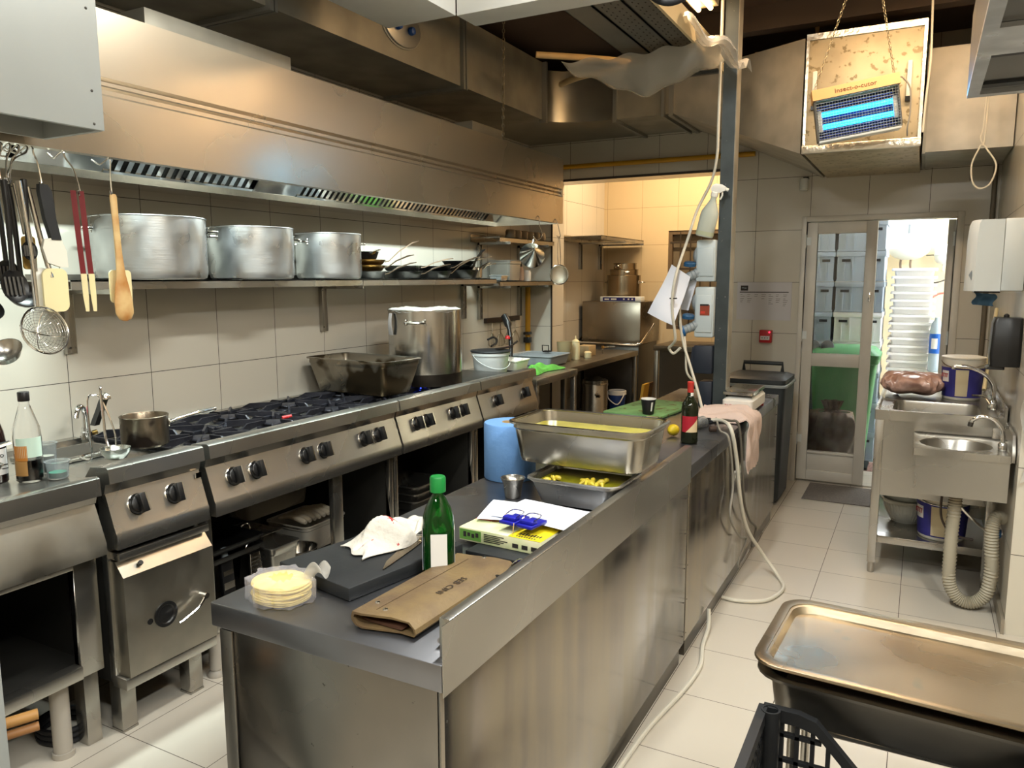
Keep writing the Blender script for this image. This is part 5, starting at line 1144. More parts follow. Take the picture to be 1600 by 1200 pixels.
one('power_cord',MB().tube([(-.93,4.0,.875),(-.84,3.96,.885),(-.79,3.95,.86),(-.765,3.96,.62),(-.76,4.0,.46),(-.765,4.2,.30),(-.76,4.38,.2),(-.765,4.3,.12),(-.76,4.42,.1),(-.75,4.52,.13)],.0065,n=8,sm=7),mat('brown_cable','#5c564c',.5),'brownish cable wavering down the island side, farther one','cable')
one('power_cord',MB().tube([(-.785,3.40,.10),(-.775,3.36,.03),(-.76,3.2,.012),(-.725,3.02,.012),(-.735,2.8,.012),(-.775,2.5,.012),(-.79,2.2,.012),(-.795,1.9,.012)],.0095,n=8,sm=7),CBL,'pale cable lying on the floor along the foot of the island','cable')
# ------------------------------------------------------------------ right side: sinks
T=thing('sink_bench','steel sink bench against the right wall with a bag and a bucket on top','sink',(.11,5.1,0))
x0,x1,y0,y1,zt=-.19,.402,4.5,5.72,.905
BX=(-.11,4.60,.31,5.00)
def topring(z,a,b,c,d,r): return rrect(a,b,c,d,r,z,n=5)
m=MB()
m.loft([topring(zt-.045,x0,y0,x1,y1,.004),topring(zt+.008,x0,y0,x1,y1,.004),topring(zt+.008,x0+.012,y0+.012,x1-.012,y1-.012,.004),topring(zt-.004,x0+.022,y0+.022,x1-.022,y1-.022,.01),topring(zt-.004,*BX,.06),topring(zt-.02,BX[0]+.004,BX[1]+.004,BX[2]-.004,BX[3]-.004,.06),topring(zt-.28,BX[0]+.012,BX[1]+.012,BX[2]-.012,BX[3]-.012,.06)],False,True)
part(T,'worktop',m,ST)
part(T,'side_apron',MB().box((x0+.045,y0+.012,.445),(x1-.05,y0+.016,zt-.045)).box((x0+.03,y0+.02,.445),(x0+.034,y1-.5,zt-.045)),ST)
part(T,'undershelf',MB().box((x0+.02,y0+.015,.175),(x1-.02,y1-.02,.215),.002),ST)
for x in (x0+.005,x1-.05):
    for y in (y0+.005,y1-.05):
        part(T,'leg',MB().box((x,y,.06),(x+.042,y+.042,zt-.045),.002).lathe([(.016,0),(.018,.004),(.018,.06)],(x+.021,y+.021,0),n=14),ST)
part(T,'splashback',MB().box((x1-.004,y0,zt-.04),(x1+.008,y1,zt+.06)),ST)
T=thing('swan_tap','tall swan neck tap over the sink bench, curving in front of the blue bucket','tap',(.365,4.82,.908))
part(T,'base',MB().lathe([(.024,0),(.024,.04),(.018,.05)],n=18),CHR,L=True)
part(T,'spout',MB().tube([(0,0,.04),(.004,0,.09),(-.008,0,.14),(-.05,0,.19),(-.12,0,.222),(-.185,0,.222),(-.195,0,.208)],.0105,n=12,sm=6),CHR,L=True)
part(T,'lever',MB().tube([(-.01,-.02,.03),(-.04,-.04,.07),(-.10,-.06,.078)],.006,n=8,sm=4),CHR,L=True)
T=thing('hand_basin','small steel wall basin with a round bowl fixed to the end of the sink bench','sink',(.2,4.28,.585))
a,b,c,d=0.003,4.07,.402,4.49; m=MB(); zt=.807
ell=[( .185+.155*math.cos(R(45+360*i/24)), 4.285+.14*math.sin(R(45+360*i/24))) for i in range(24)]
rect24=rrect(a+.012,b+.012,c-.012,d-.012,.004,zt-.006,n=5)
m.loft([rrect(a,b,c,d,.004,zt-.034,n=5),rrect(a,b,c,d,.004,zt,n=5),rect24]+[[(.185+(x-.185)*s,4.285+(y-4.285)*s,z) for x,y in [( .185+.158*math.cos(R(360*i/24+7.5)),4.285+.145*math.sin(R(360*i/24+7.5))) for i in range(24)]] for s,z in ((1.,zt-.006),(.96,zt-.014),(.85,zt-.07),(.6,zt-.11),(.15,zt-.13))],False,True)
part(T,'bowl_top',m,ST)
part(T,'front_panel',MB().box((a+.012,b+.008,.585),(c-.004,b+.012,zt-.034)).box((a+.012,b+.012,.585),(a+.016,d,zt-.034)).box((c-.008,b+.012,.585),(c-.004,d,zt-.034)),ST)
part(T,'splashback',MB().prism([(b,zt-.03),(b,zt+.015),(b+.05,zt+.09),(d,zt+.09),(d,zt-.03)],'x',c,c+.012),ST)
T=thing('swan_tap','small swan neck tap on the wall basin','tap',(.375,4.22,.802))
part(T,'base',MB().lathe([(.02,0),(.02,.03),(.013,.04)],n=18),CHR,L=True)
part(T,'spout',MB().tube([(0,0,.03),(-.002,0,.07),(-.012,.0,.11),(-.045,0,.145),(-.09,0,.155),(-.125,0,.14),(-.135,0,.122)],.0095,n=12,sm=6),CHR,L=True)
part(T,'outlet',MB().cyl((-.135,0,.125),(-.139,0,.105),.012,n=14),STD,L=True)
# ribbed waste hoses
def hose(pts,r,name,label):
    P=cat([Vector(p) for p in pts],14); n=len(P); rad=[]
    m=MB(); rings=[]; L=0; up=Vector((.13,.21,.97))
    for i,p in enumerate(P):
        t=(P[min(n-1,i+1)]-P[max(0,i-1)]).normalized(); x=(up-t*up.dot(t)).normalized(); y=t.cross(x); up=x
        rr=r if i%2 else r*.84
        rings.append([p+(x*math.cos(2*PI*k/14)+y*math.sin(2*PI*k/14))*rr for k in range(14)])
    m.loft(rings); return one(name,m,mat('ribbed_hose','#a39b88',.55),label,'hose',ang=60)
hose([(.20,4.22,.58),(.20,4.215,.5),(.195,4.21,.38),(.195,4.2,.25),(.20,4.2,.13),(.24,4.2,.055),(.30,4.2,.04),(.355,4.2,.09),(.372,4.2,.2),(.365,4.2,.32),(.36,4.2,.42),(.375,4.22,.475),(.405,4.24,.47)],.032,'waste_hose','ribbed grey waste hose looping to the floor under the wall basin')
T=thing('stop_valve','chrome stop valve on the right wall under the wall basin','valve',(.40,4.35,.33)); part(T,'body',MB().cyl((.418,4.35,.36),(.35,4.35,.36),.011,n=14).cyl((.365,4.35,.345),(.365,4.35,.39),.009,n=12),CHR); part(T,'wheel',MB().lathe([(.02,0),(.024,.005),(.02,.012)],(.40,4.35,.36),ax=(1,0,0),n=18),mat('valve_blue','#3b6ea5',.5))
one('supply_pipe',MB().tube([(.19,4.30,.585),(.22,4.30,.5),(.29,4.32,.42),(.345,4.34,.37)],.007,n=8,sm=5),STL,'braided steel supply pipe slanting to the stop valve','pipe')
one('supply_pipe',MB().tube([(.15,4.32,.585),(.145,4.34,.46),(.16,4.36,.38),(.21,4.40,.31),(.3,4.42,.29)],.006,n=8,sm=5),mat('dark_pipe','#4a3f38',.5),'dark flexible pipe hanging under the wall basin','pipe')
# buckets
NAVY=mat('navy_label','#2a2a6e',.5,var=.15,vs=8,col2='#3d3b8c'); BUK=mat('bucket_white_plastic','#d6d1c3',.45); KR=mat('bucket_note','#cdbf9d',.7)
def pail(label,cx,cy,z,r,h,ang,grp):
    T=thing('plastic_bucket',label,'bucket',(cx,cy,z),grp)
    part(T,'body',MB().lathe([(r*.86,0),(r*.88,.004),(r*.9,h*.06),(r*.985,h*.78),(r,h*.8),(r,h*.96),(r*1.03,h*.97),(r*1.03,h),(r*.97,h*1.01),(r*.3,h*1.0)],n=36),BUK,L=True)
    s=lambda v:(r*.9+(r*.085)*v)+.001
    m=MB().surf(lambda u,v:(s(v)*math.cos(ang-1.75+3.5*u),s(v)*math.sin(ang-1.75+3.5*u),h*(.07+.69*v)),30,1); part(T,'label',m,NAVY,L=True)
    m=MB().surf(lambda u,v:((s(.05+.9*v)+.001)*math.cos(ang-.28+.6*u),(s(.05+.9*v)+.001)*math.sin(ang-.28+.6*u),h*(.1+.62*v)),8,1); part(T,'note',m,KR,L=True)
    m=MB().surf(lambda u,v:((s(.5+.4*v)+.001)*math.cos(ang-1.15+.5*u),(s(.5+.4*v)+.001)*math.sin(ang-1.15+.5*u),h*(.42+.26*v)),8,1); part(T,'logo_panel',m,PAPER,L=True)
    aa=ang-.9; rr=s(.7)+.0022; mk=MB(); mk.X=frame_mat((rr*math.cos(aa),rr*math.sin(aa),h*.57),(-math.sin(aa),math.cos(aa),0),(0,0,1)); q=r*.07
    for i in range(4): mk.box(((i-2)*2*q*.9,-q*1.5,0),((i-2)*2*q*.9+q*.7,q*1.5,.0008)).box(((i-2)*2*q*.9,q*.9,0),((i-2)*2*q*.9+q*1.5,q*1.5,.0008))
    part(T,'printed_marks',mk,mat('bucket_red','#a8323a',.5),L=True)
    m=MB().tube([(r*1.03*math.cos(ang+1.4-2.8*i/12),r*1.03*math.sin(ang+1.4-2.8*i/12),h*.9-.06*math.sin(PI*i/12)*.6) for i in range(13)],.003,n=6); part(T,'bail',m,STL,L=True)
pail('white and blue plastic bucket standing on the sink bench behind the tap',.235,5.22,.902,.112,.25,R(-95),'white and blue buckets')
pail('white and blue plastic bucket on the low shelf under the sink bench',.165,4.665,.216,.128,.26,R(-100),'white and blue buckets')
# bag of cloths on the bench
PKB=mat('bag_pink','#c3a194',.45,var=.25,vs=16,bump=.5,bs=34,coat=.4,col2='#8f6a5c')
def sack(u,v):
    a=2*PI*u; t=PI*(v-.5); cx,cy=-.025,5.22
    e=lambda q:math.copysign(abs(q)**.55,q)
    k=1+.05*math.sin(7*a+9*v)*math.cos(t)+.03*math.sin(17*a-5*v)
    return (cx+.165*e(math.cos(a))*abs(math.cos(t))**.4*k, cy+.15*e(math.sin(a))*abs(math.cos(t))**.4*k, .980+.058*math.sin(t)*(1+.12*math.sin(5*a)) +(.012*math.sin(23*a+11*v) if t>0 else 0)*math.cos(t))
one('cloth_bag',MB().surf(sack,70,20),PKB,'wrinkled plastic bag of pinkish cloths lying on the sink bench','bag')
# colanders
CG=mat('colander_grey','#aeb4b0',.5)
for i in range(5):
    z=.216+.038*i; T=thing('colander',('lowest and only white ribbed colander of the nested stack','second colander from the bottom of the nested stack','middle colander of the nested stack','second colander from the top of the nested stack','topmost colander of the nested stack')[i],'colander',(-.012,4.87,z),'colanders under the sink bench')
    part(T,'bowl',MB().lathe([(.07,.0),(.072,.006),(.078,.012),(.108,.07),(.122,.12),(.128,.13),(.134,.132),(.134,.138),(.126,.138),(.118,.12),(.104,.07),(.074,.016)],n=36),mat('colander_white','#d0d0c6',.5) if i==0 else CG,L=True)
    if i==0:
        for k in range(40):
            a=2*PI*k/40; part(T,'rib',MB().loft([[((r0)*math.cos(a+s*w),(r0)*math.sin(a+s*w),zz) for r0,s,w in ((r,-1,.03),(r,1,.03),(r+.003,1,.03),(r+.003,-1,.03))] for r,zz in ((.0795,.016),(.109,.07),(.12,.112))]),mat('colander_white','#d0d0c6',.5) if k==0 else bpy.data.materials['colander_white'],L=True)
one('plastic_box',MB().box((.02,5.2,.216),(.30,5.5,.40),.02),mat('pale_tub','#cfc3b4',.5,var=.1),'pale plastic box behind the colanders under the sink bench','box')
# wall things on the right
T=thing('towel_dispenser','large white paper towel dispenser on the right wall with blue paper sticking out','dispenser',(.30,4.53,1.547))
def td(z,s): 
    out=[]
    for i in range(13):
        t=i/12; y=4.38+.30*t; x=.178+.035*abs(2*t-1)**3*1.0; out.append((x+(1-s)*.1,y,z))
    return out+[(.324,4.68,z),(.324,4.38,z)]
m=MB().loft([td(1.547,1),td(1.80,.98),td(1.87,.93),td(1.89,.85)]); part(T,'cover',m,WPL)
part(T,'back_case',MB().box((.3245,4.385,1.549),(.418,4.675,1.892),.006),WPL)
part(T,'window',MB().surf(lambda u,v:(.1775+.035*abs(2*(.05+.08*u*(1-abs(2*v-1)))-1)**3-.0006,4.38+.30*(.05+.08*u*(1-abs(2*v-1))),1.60+.05*v),6,6,.0005),GREYP)
part(T,'outlet',MB().box((.22,4.45,1.538),(.33,4.62,1.5465)),BLK)
part(T,'paper',MB().surf(lambda u,v:(.225+.09*u+.01*math.sin(6*v),4.52+.02*math.sin(5*u),1.5375-.06*v-.006*u),8,6,.001),mat('blue_towel','#4c6f8c',.85))
T=thing('soap_dispenser','black soap dispenser on the right wall under the towel dispenser','dispenser',(.36,4.33,1.18))
part(T,'case',MB().loft([rrect(.300,4.25,.418,4.40,.012,1.195),rrect(.295,4.245,.418,4.40,.014,1.25),rrect(.30,4.25,.418,4.40,.014,1.40),rrect(.31,4.26,.418,4.40,.012,1.425)]),BLK)
part(T,'press_bar',MB().loft([rrect(.285,4.26,.36,4.39,.01,1.18),rrect(.295,4.26,.36,4.39,.01,1.194)]),BLK)
part(T,'lock_button',MB().lathe([(.012,0),(.012,.012),(.004,.018)],(.355,4.32,1.425),n=12),BLK)
one('wall_film',MB().surf(lambda u,v:(.425+.30*u+.02*math.sin(9*v+5*u),3.93+.03*math.sin(7*u+6*v)+.02*math.sin(17*v),.72+.62*v+.04*math.sin(5*u)),26,30,.001),FILM,'crumpled clear plastic film hanging on the near corner of the right wall','plastic sheet')
one('wall_box',MB().box((.423,4.2,1.62),(.44,4.24,1.64)),STD,'x','box') if 0 else None
T=thing('mop_handle','wooden handle leaning behind the swan neck tap','handle',(.38,5.45,.97)); part(T,'stick',MB().cyl((.34,5.1,.975),(.405,5.6,1.42),.011,n=10),WOODH)
one('door_mat',MB().box((-.70,5.84,0),(.10,6.33,.008),.002),mat('grey_mat','#77716b',.95,bump=.5,bs=220,var=.15,vs=90),'grey fibre mat on the floor in front of the glazed door','mat')
# wheeled bin behind the island
BIN=mat('bin_grey','#2b3033',.5)
T=thing('waste_bin','dark grey waste bin with a pale rim between the island and the back wall','bin',(-1.03,5.80,0))
rr_=lambda dx,dy,z:rrect(-.20-dx,-.22-dy,.20+dx,.22+dy,.04,z)
part(T,'body',MB().loft([rr_(-.03,-.03,0),rr_(0,0,.03),rr_(.02,.02,.845),rr_(.012,.012,.845),rr_(-.01,-.01,.05)],True,True),BIN,L=True)
part(T,'rim',MB().loft([rr_(.02,.02,.845),rr_(.03,.03,.848),rr_(.03,.03,.862),rr_(.024,.024,.868),rr_(.012,.012,.862),rr_(.012,.012,.845)],False,False),mat('bin_rim','#8f9596',.4),L=True)
part(T,'lid',MB().loft([rr_(-.02,-.02,.868),rr_(.02,.02,.872),rr_(.02,.02,.9),rr_(-.02,-.02,.915)]),BIN,L=True)
part(T,'handle',MB().tube([(-.15,.20,.90),(-.15,.20,.975),(.13,.20,.975),(.13,.20,.90)],.016,n=10,sm=0),BIN,L=True)
# back wall things
T=thing('notice_sheet','white notice sheet with a black logo and columns of print on the back wall','notice',(-1.115,6.347,1.28))
part(T,'sheet',MB().box((-1.325,6.346,1.28),(-.908,6.349,1.578)),mat('notice_paper','#c7c4c6',.7))
m=MB().box((-1.298,6.3452,1.512),(-1.24,6.3459,1.552)).box((-1.305,6.3452,1.497),(-.93,6.3459,1.504)); part(T,'logo',m,TXT)
part(T,'logo_mark',MB().box((-1.289,6.3448,1.531),(-1.272,6.3452,1.537)).box((-1.27,6.3448,1.529),(-1.253,6.3452,1.535)),GREYP)
m=MB()
for c_i in range(7):
    for r_i in range((5,5,2,3,6,5,7)[c_i]):
        x=-1.30+.055*c_i; zz=1.478-.0135*r_i-(.004 if r_i>1 else 0); m.box((x,6.3453,zz),(x+.018+.022*((r_i*3+c_i*5)%4)/4,6.3459,zz+.0035))
part(T,'small_print',m,mat('grey_print','#6d6a68',.7))
T=thing('call_point','red fire alarm call point on the back wall','alarm',(-1.084,6.33,1.1)); part(T,'case',MB().box((-1.132,6.30,1.103),(-1.038,6.349,1.203),.005),RED)
part(T,'glass_plate',MB().box((-1.122,6.297,1.125),(-1.052,6.3,1.157)).box((-1.112,6.296,1.138),(-1.104,6.2975,1.145),mi=1).box((-1.092,6.296,1.138),(-1.084,6.2975,1.145),mi=1).box((-1.072,6.296,1.138),(-1.064,6.2975,1.145),mi=1),[PAPER,TXT])
part(T,'indicator',MB().lathe([(.006,0),(.004,.004)],(-1.055,6.3,1.187),ax=(0,-1,0),n=12),mat('red_led','#ff3050',.3,emit='#ff2040',es=4))
T=thing('sensor_tube','small white cylindrical sensor on the back wall beside the door frame','sensor',(-.852,6.31,2.268)); part(T,'case',MB().lathe([(.02,0),(.031,.006),(.031,.085),(.028,.09)],(-.852,6.315,2.268),n=24),WPL); part(T,'bracket',MB().box((-.86,6.315,2.355),(-.82,6.349,2.37)),BLK)
one('wall_pipe',MB().cyl((.385,6.325,.3),(.385,6.325,2.37),.016,n=12),mat('pipe_painted','#6d6353',.5),'vertical painted pipe in the back right corner of the kitchen','pipe')
one('ceiling_hook',MB().tube([(.24,6.33,2.36),(.24,6.335,2.28)],.005),STD,'short black hook on the back wall under the right duct','hook')

# ------------------------------------------------------------------ in the yard
GB_=mat('euro_grey','#8d99a6',.5,var=.06,vs=4); GW_=mat('euro_white','#d9dade',.5)
def eurobox(label,x,y,z,m0,grp):
    T=thing('stacking_crate',label,'crate',(x,y,z),grp)
    w,d,h=.196,.29,.262
    m=MB().box((-w+.01,-d+.01,.012),(w-.01,d-.01,h-.03)); part(T,'body',m,m0,L=True)
    m=MB().box((-w,-d,h-.045),(w,d,h-.003),.003).box((-w+.004,-d+.004,.0),(w-.004,d-.004,.014))
    for q in (-.13,-.06,.06,.13): m.box((q-.006,-d+.001,.014),(q+.006,-d+.012,h-.045))
    part(T,'rim_band',m,m0,L=True)
    part(T,'hand_slot',MB().box((-.15,-d-.0006,h-.09),(-.08,-d+.012,h-.068)).box((.09,-d-.0006,h-.09),(.155,-d+.012,h-.068)),BLKM,L=True)
    return T
nm_='lowest second third fourth fifth sixth seventh topmost'.split()
for s,(x,side) in enumerate(((-.715,'left'),(-.315,'right'))):
    for i in range(8): eurobox('%s grey stacking crate of the %s stack seen through the door'%(nm_[i],side),x-.18,7.62,.0+.263*i,GW_ if (s and i in (3,4)) else GB_,'grey stacking crates in the yard')
WC_=mat('white_tray','#eceae6',.5)
def wtray():
    T=thing('white_crate','','crate',(-.20,7.86,0),'white nested crates in the yard')
    w,d=.18,.26
    part(T,'body',MB().loft([rrect(-w+.03,-d+.03,w-.03,d-.03,.02,.0),rrect(-w+.02,-d+.02,w-.02,d-.02,.02,.066)]),WC_,L=True)
    part(T,'rim_band',MB().loft([rrect(-w,-d,w,d,.02,.043),rrect(-w,-d,w,d,.02,.064),rrect(-w+.02,-d+.02,w-.02,d-.02,.02,.066),rrect(-w+.02,-d+.02,w-.02,d-.02,.02,.043)],False,False),WC_,L=True)
    return T
wt=None
for i in range(25):
    o=wtray() if i==0 else dup(wt)
    if i==0: wt=o
    o.location=(-.08,7.90,.001+.0678*i)
    o['label']='white nested crate, number %d from the top of its tall stack in the doorway'%(25-i) if i<24 else 'topmost white nested crate of the tall stack in the doorway'
T=thing('water_heater','big white water heater tank on the yard wall over the white crates','water heater',(-.16,8.78,1.79)); part(T,'tank',MB().lathe([(.06,0),(.12,.02),(.175,.06),(.195,.10),(.197,.13),(.195,.135),(.195,.9),(.15,.98),(.02,1.0)],n=44),mat('heater_white','#dfe8e8',.3),L=True)
part(T,'bracket',MB().box((-.1,.15,.3),(.1,.215,.34)).box((-.1,.15,.7),(.1,.215,.74)),STD,L=True)
for dx in (-.06,.03): part(T,'pipe',MB().tube([(dx,0,.03),(dx-.005,0,-.05),(dx+.01,.05,-.14),(dx+.01,.21,-.2)],.011,n=8,sm=4),mat('heater_pipe','#7a6a5c',.4),L=True)
part(T,'badge',MB().box((-.01,-.1985,.25),(.01,-.194,.34)),GREYP,L=True)
T=thing('expansion_tank','small white round tank on the yard wall right of the water heater','tank',(.155,8.85,1.74)); part(T,'tank',MB().lathe([(.01,0),(.05,.012),(.075,.04),(.082,.08),(.082,.085),(.086,.09),(.086,.1),(.082,.105),(.08,.15),(.06,.19),(.01,.205)],n=32),WPL,L=True); part(T,'fitting',MB().tube([(0,0,.01),(0,0,-.05),(0,.14,-.06)],.01,n=8),CHR,L=True); part(T,'strap',MB().tube([(-.085,0,.095),(-.14,.10,.095),(-.15,.145,.095)],.006,n=6),STD,L=True)
one('yard_pipe',MB().tube([(.04,8.9,1.57),(.1,8.9,1.56),(.2,8.92,1.60),(.22,8.95,1.68)],.007,n=8,sm=5),STD,'thin dark pipe on the yard wall under the small tank','pipe')
one('yard_hose',MB().tube([(.0,8.6,1.34),(.06,8.65,1.40),(.13,8.75,1.45),(.2,8.85,1.46)],.010,n=8,sm=5),mat('red_hose','#b0483c',.5),'red hose on the yard wall right of the white crates','hose')
GRN=mat('green_bin','#5f9a6a',.5,var=.08,vs=6)
T=thing('wheelie_bin','green wheeled bin standing behind the glazed door','bin',(-.56,7.10,0))
q_=lambda dx,dy,z:rrect(-.25-dx,-.20-dy,.25+dx,.20+dy,.04,z)
part(T,'body',MB().loft([q_(-.06,-.06,.02),q_(0,0,.90),q_(.02,.02,.91),q_(.02,.02,.95)]),GRN,L=True)
part(T,'lid',MB().loft([q_(.03,.03,.951),q_(.03,.03,.98),q_(-.02,-.02,1.03),q_(-.12,-.10,1.045)]),GRN,L=True)
for x in (-.24,-.13): part(T,'wheel',MB().lathe([(.05,0),(.055,.01),(.055,.03),(.05,.04)],(x,-.14,1.03),ax=(.1,-1,.3),n=24),mat('bin_wheel','#6c7276',.5),L=True)
for x in (-.2,.2): part(T,'foot',MB().box((x-.03,-.14,0),(x+.03,.14,.025)),BLK,L=True)
BGM=mat('refuse_bag','#8f847c',.25,var=.35,vs=9,bump=.8,bs=11,coat=.6,col2='#4e3a30',alpha=.93)
def rb(u,v):
    a=2*PI*u; t=v; r=(.20*math.sin(PI*min(1,.12+t*.78))**.6)*(1+.07*math.sin(5*a+6*t)+.05*math.sin(11*a-9*t)); 
    if t>.86: r=.035+.02*math.sin(6*a)+.05*(t-.86)*5
    return (r*math.cos(a),r*.75*math.sin(a),.002+.62*t**.9+(.012*math.sin(9*a) if t<.8 else 0)*t)
o=one('refuse_bag',MB().surf(rb,60,40),BGM,'full grey plastic refuse bag standing behind the lower door pane','bag',org=(0,0,0)); o.location=(-.60,6.67,0)
T=thing('water_jug','blue labelled plastic water bottle on a white ledge in the yard','bottle',(.12,7.6,.80)); 
part(T,'bottle_body',MB().lathe([(.045,0),(.05,.01),(.05,.13),(.047,.14),(.05,.15),(.05,.36),(.04,.42),(.02,.45),(.02,.47)],n=24),mat('pale_blue_plastic','#bcd0e0',.2,trans=.4),L=True); part(T,'label',MB().lathe([(.051,.16),(.051,.33)],n=24,ca=False,cb=False),mat('jug_blue','#1557b0',.4),L=True); label_strip(T,.0512,.2,.29,R(-130),R(-75),PAPER,name='sticker')
one('yard_ledge',MB().box((.05,7.45,0),(.4,7.8,.798),.01),mat('ledge_white','#d5d2c8',.7),'white block in the yard carrying the blue water bottle','ledge')
T=thing('folded_parasol','folded green parasol leaning beside the white crates','parasol',(.16,7.7,0)); T.location=(.0,8.32,0); part(T,'canopy',MB().lathe([(.02,.62),(.045,.7),(.035,1.05),(.028,1.1),(.03,1.12),(.02,1.14)],n=14),mat('parasol_green','#1f6b48',.6),L=True); part(T,'pole',MB().cyl((0,0,0),(0,0,1.42),.016,n=10),mat('pole_dark','#3b3b3d',.5),L=True); part(T,'cap',MB().lathe([(.03,1.42),(.034,1.44),(.034,1.5),(.02,1.52)],n=14),mat('cap_teal','#2a8f6a',.4),L=True)
one('fallen_leaves',MB().surf(lambda u,v:(-.40+.12*u,6.95+.35*v,.001+.006*abs(math.sin(40*u+9*v)*math.sin(31*v))),16,20,.001),mat('leaf_litter','#8d6f66',.9,var=.4,vs=60),'dry litter on the yard floor behind the open door','leaves',kind='stuff')
# ------------------------------------------------------------------ under the range
SH=.2255
T=thing('baking_tray','upper of the two black baking trays stacked in the range shelf','tray',(-2.78,2.24,.46),'black baking trays under the range'); gnpan(T,-.25,-.19,.25,.15,.0,.035,NON,taper=.006,r=.02,rim=.006,L=True)
T=thing('baking_tray','lower of the two black baking trays stacked in the range shelf','tray',(-2.78,2.24,.42),'black baking trays under the range'); gnpan(T,-.25,-.19,.25,.15,.0,.035,NON,taper=.006,r=.02,rim=.006,L=True)
one('tray_stand',MB().box((-2.98,2.06,SH),(-2.70,2.36,.42),.006),STD,'dark box carrying the black baking trays in the range shelf','box')
T=thing('box_grater','tall steel box grater standing in the range shelf','grater',(-2.545,2.32,SH)); 
m=MB().loft([rrect(-.045,-.04,.045,.04,.006,0),rrect(-.03,-.028,.03,.028,.006,.2)])
for i in range(7):
    for j in range(11): 
        w=.036-.011*j/11; xx=.0455-.0148*j/11; m.cbox((xx+.0005,-w+2*w*i/6,.015+.0165*j),(.002,.0045,.005),mi=1)
part(T,'body',m,[STL,STD],L=True); part(T,'handle',MB().tube([(0,-.024,.2),(0,-.024,.225),(0,0,.245),(0,.024,.225),(0,.024,.2)],.004,n=8,sm=4),STL,L=True)
T=thing('mandoline','narrow black slicer standing left of the box grater','slicer',(-2.56,2.205,SH),rot=(0,R(-4),0)); part(T,'frame',MB().box((-.012,-.032,0),(.012,.032,.20),.004),BLK,L=True); part(T,'blade',MB().box((.0125,-.028,.07),(.014,.028,.10)),STL,L=True); part(T,'blade',MB().box((.0125,-.026,.13),(.014,.026,.15)),STL,L=True); part(T,'grip',MB().box((-.008,-.014,.2),(.008,.014,.25),.004),GREYP,L=True)
T=thing('gastronorm_pan','deep steel food pan in the range shelf beside the box grater','pan',(-2.60,2.49,SH)); gnpan(T,-.13,-.085,.10,.085,0,.19,ST,taper=.012,r=.02,rim=.008,L=True)
T=thing('pan_lid','steel lids leaning on the deep food pan','lid',(-2.74,2.50,.43)); part(T,'plate',MB().box((-.12,-.1,0),(.11,.1,.006),.002),BRS,L=True); part(T,'grip',MB().tube([(-.03,-.03,.006),(-.03,-.02,.03),(-.03,.02,.03),(-.03,.03,.006)],.004,n=6,sm=3),STL,L=True)
for i in range(2):
    T=thing('mixing_bowl',('lower steel mixing bowl beside the deep food pan','upper steel mixing bowl beside the deep food pan')[i],'bowl',(-2.60,2.672,SH+.022*i),'steel mixing bowls under the range'); part(T,'body',MB().lathe([(.04,0),(.06,.006),(.083,.055),(.088,.075),(.091,.078),(.086,.077),(.08,.055),(.058,.01)],n=36),STL,L=True)
FT=mat('frosted_plastic','#c9c4b8',.35,trans=.35,ior=1.2)
T=thing('storage_tub','large frosted food tub of white dough rolls in the range shelf','tub',(-2.80,2.98,SH)); gnpan(T,-.14,-.19,.14,.11,0,.15,FT,taper=.015,r=.03,rim=.008,L=True)
for i in range(7): part(T,'dough_roll',MB().tube([(-.09,-.14+.035*i,.155),(0,-.137+.035*i,.172),(.09,-.14+.035*i,.155)],[.01,.016,.01],n=10,sm=4),mat('dough_white','#d8cdb8',.7) if i==0 else bpy.data.materials['dough_white'],L=True)
T=thing('storage_tub','clear upper food tub with an orange cloth at the back of the range shelf','tub',(-3.0,2.85,.40)); gnpan(T,-.10,-.20,.10,.24,0,.17,FT,taper=.015,r=.03,rim=.008,L=True); part(T,'orange_cloth',MB().surf(lambda u,v:(-.02+.06*u,.06+.1*v,.17+.03*math.sin(PI*u)*math.sin(PI*v)),8,8,.002),mat('orange_cloth','#b8661c',.8),L=True)
one('storage_box',MB().box((-3.12,2.5,SH),(-2.96,2.78,.40),.01),CAV,'dark box carrying the clear upper food tub','box')
T=thing('storage_tub','clear food tub with a tilted lid behind the second range opening','tub',(-2.74,3.33,SH)); T.location=(-2.74,3.40,SH); gnpan(T,-.11,-.14,.11,.09,0,.11,CLP,taper=.012,r=.03,rim=.006,L=True); part(T,'contents',MB().surf(lambda u,v:(-.085+.17*u,-.11+.17*v,.06+.03*math.sin(7*u+3*v)*math.sin(6*v)),16,16),mat('white_rags','#cfcac0',.9),L=True); part(T,'lid',MB().loft([rrect(-.12,-.15,.12,.10,.03,.118),rrect(-.12,-.15,.12,.10,.03,.124)]),CLP,L=True); part(T,'clip',MB().box((.08,.095,.10),(.11,.112,.13),.004),RED,L=True)
for i in range(3):
    T=thing('gastronorm_pan',('lowest steel pan of the stack under the third cooker','middle steel pan of the stack under the third cooker','topmost steel pan of the stack under the third cooker')[i],'pan',(-2.72,3.80,SH+.045*i),'steel pans under the third cooker'); gnpan(T,-.15,-.19,.15,.12,0,.075,ST,taper=.03,r=.04,rim=.008,L=True)
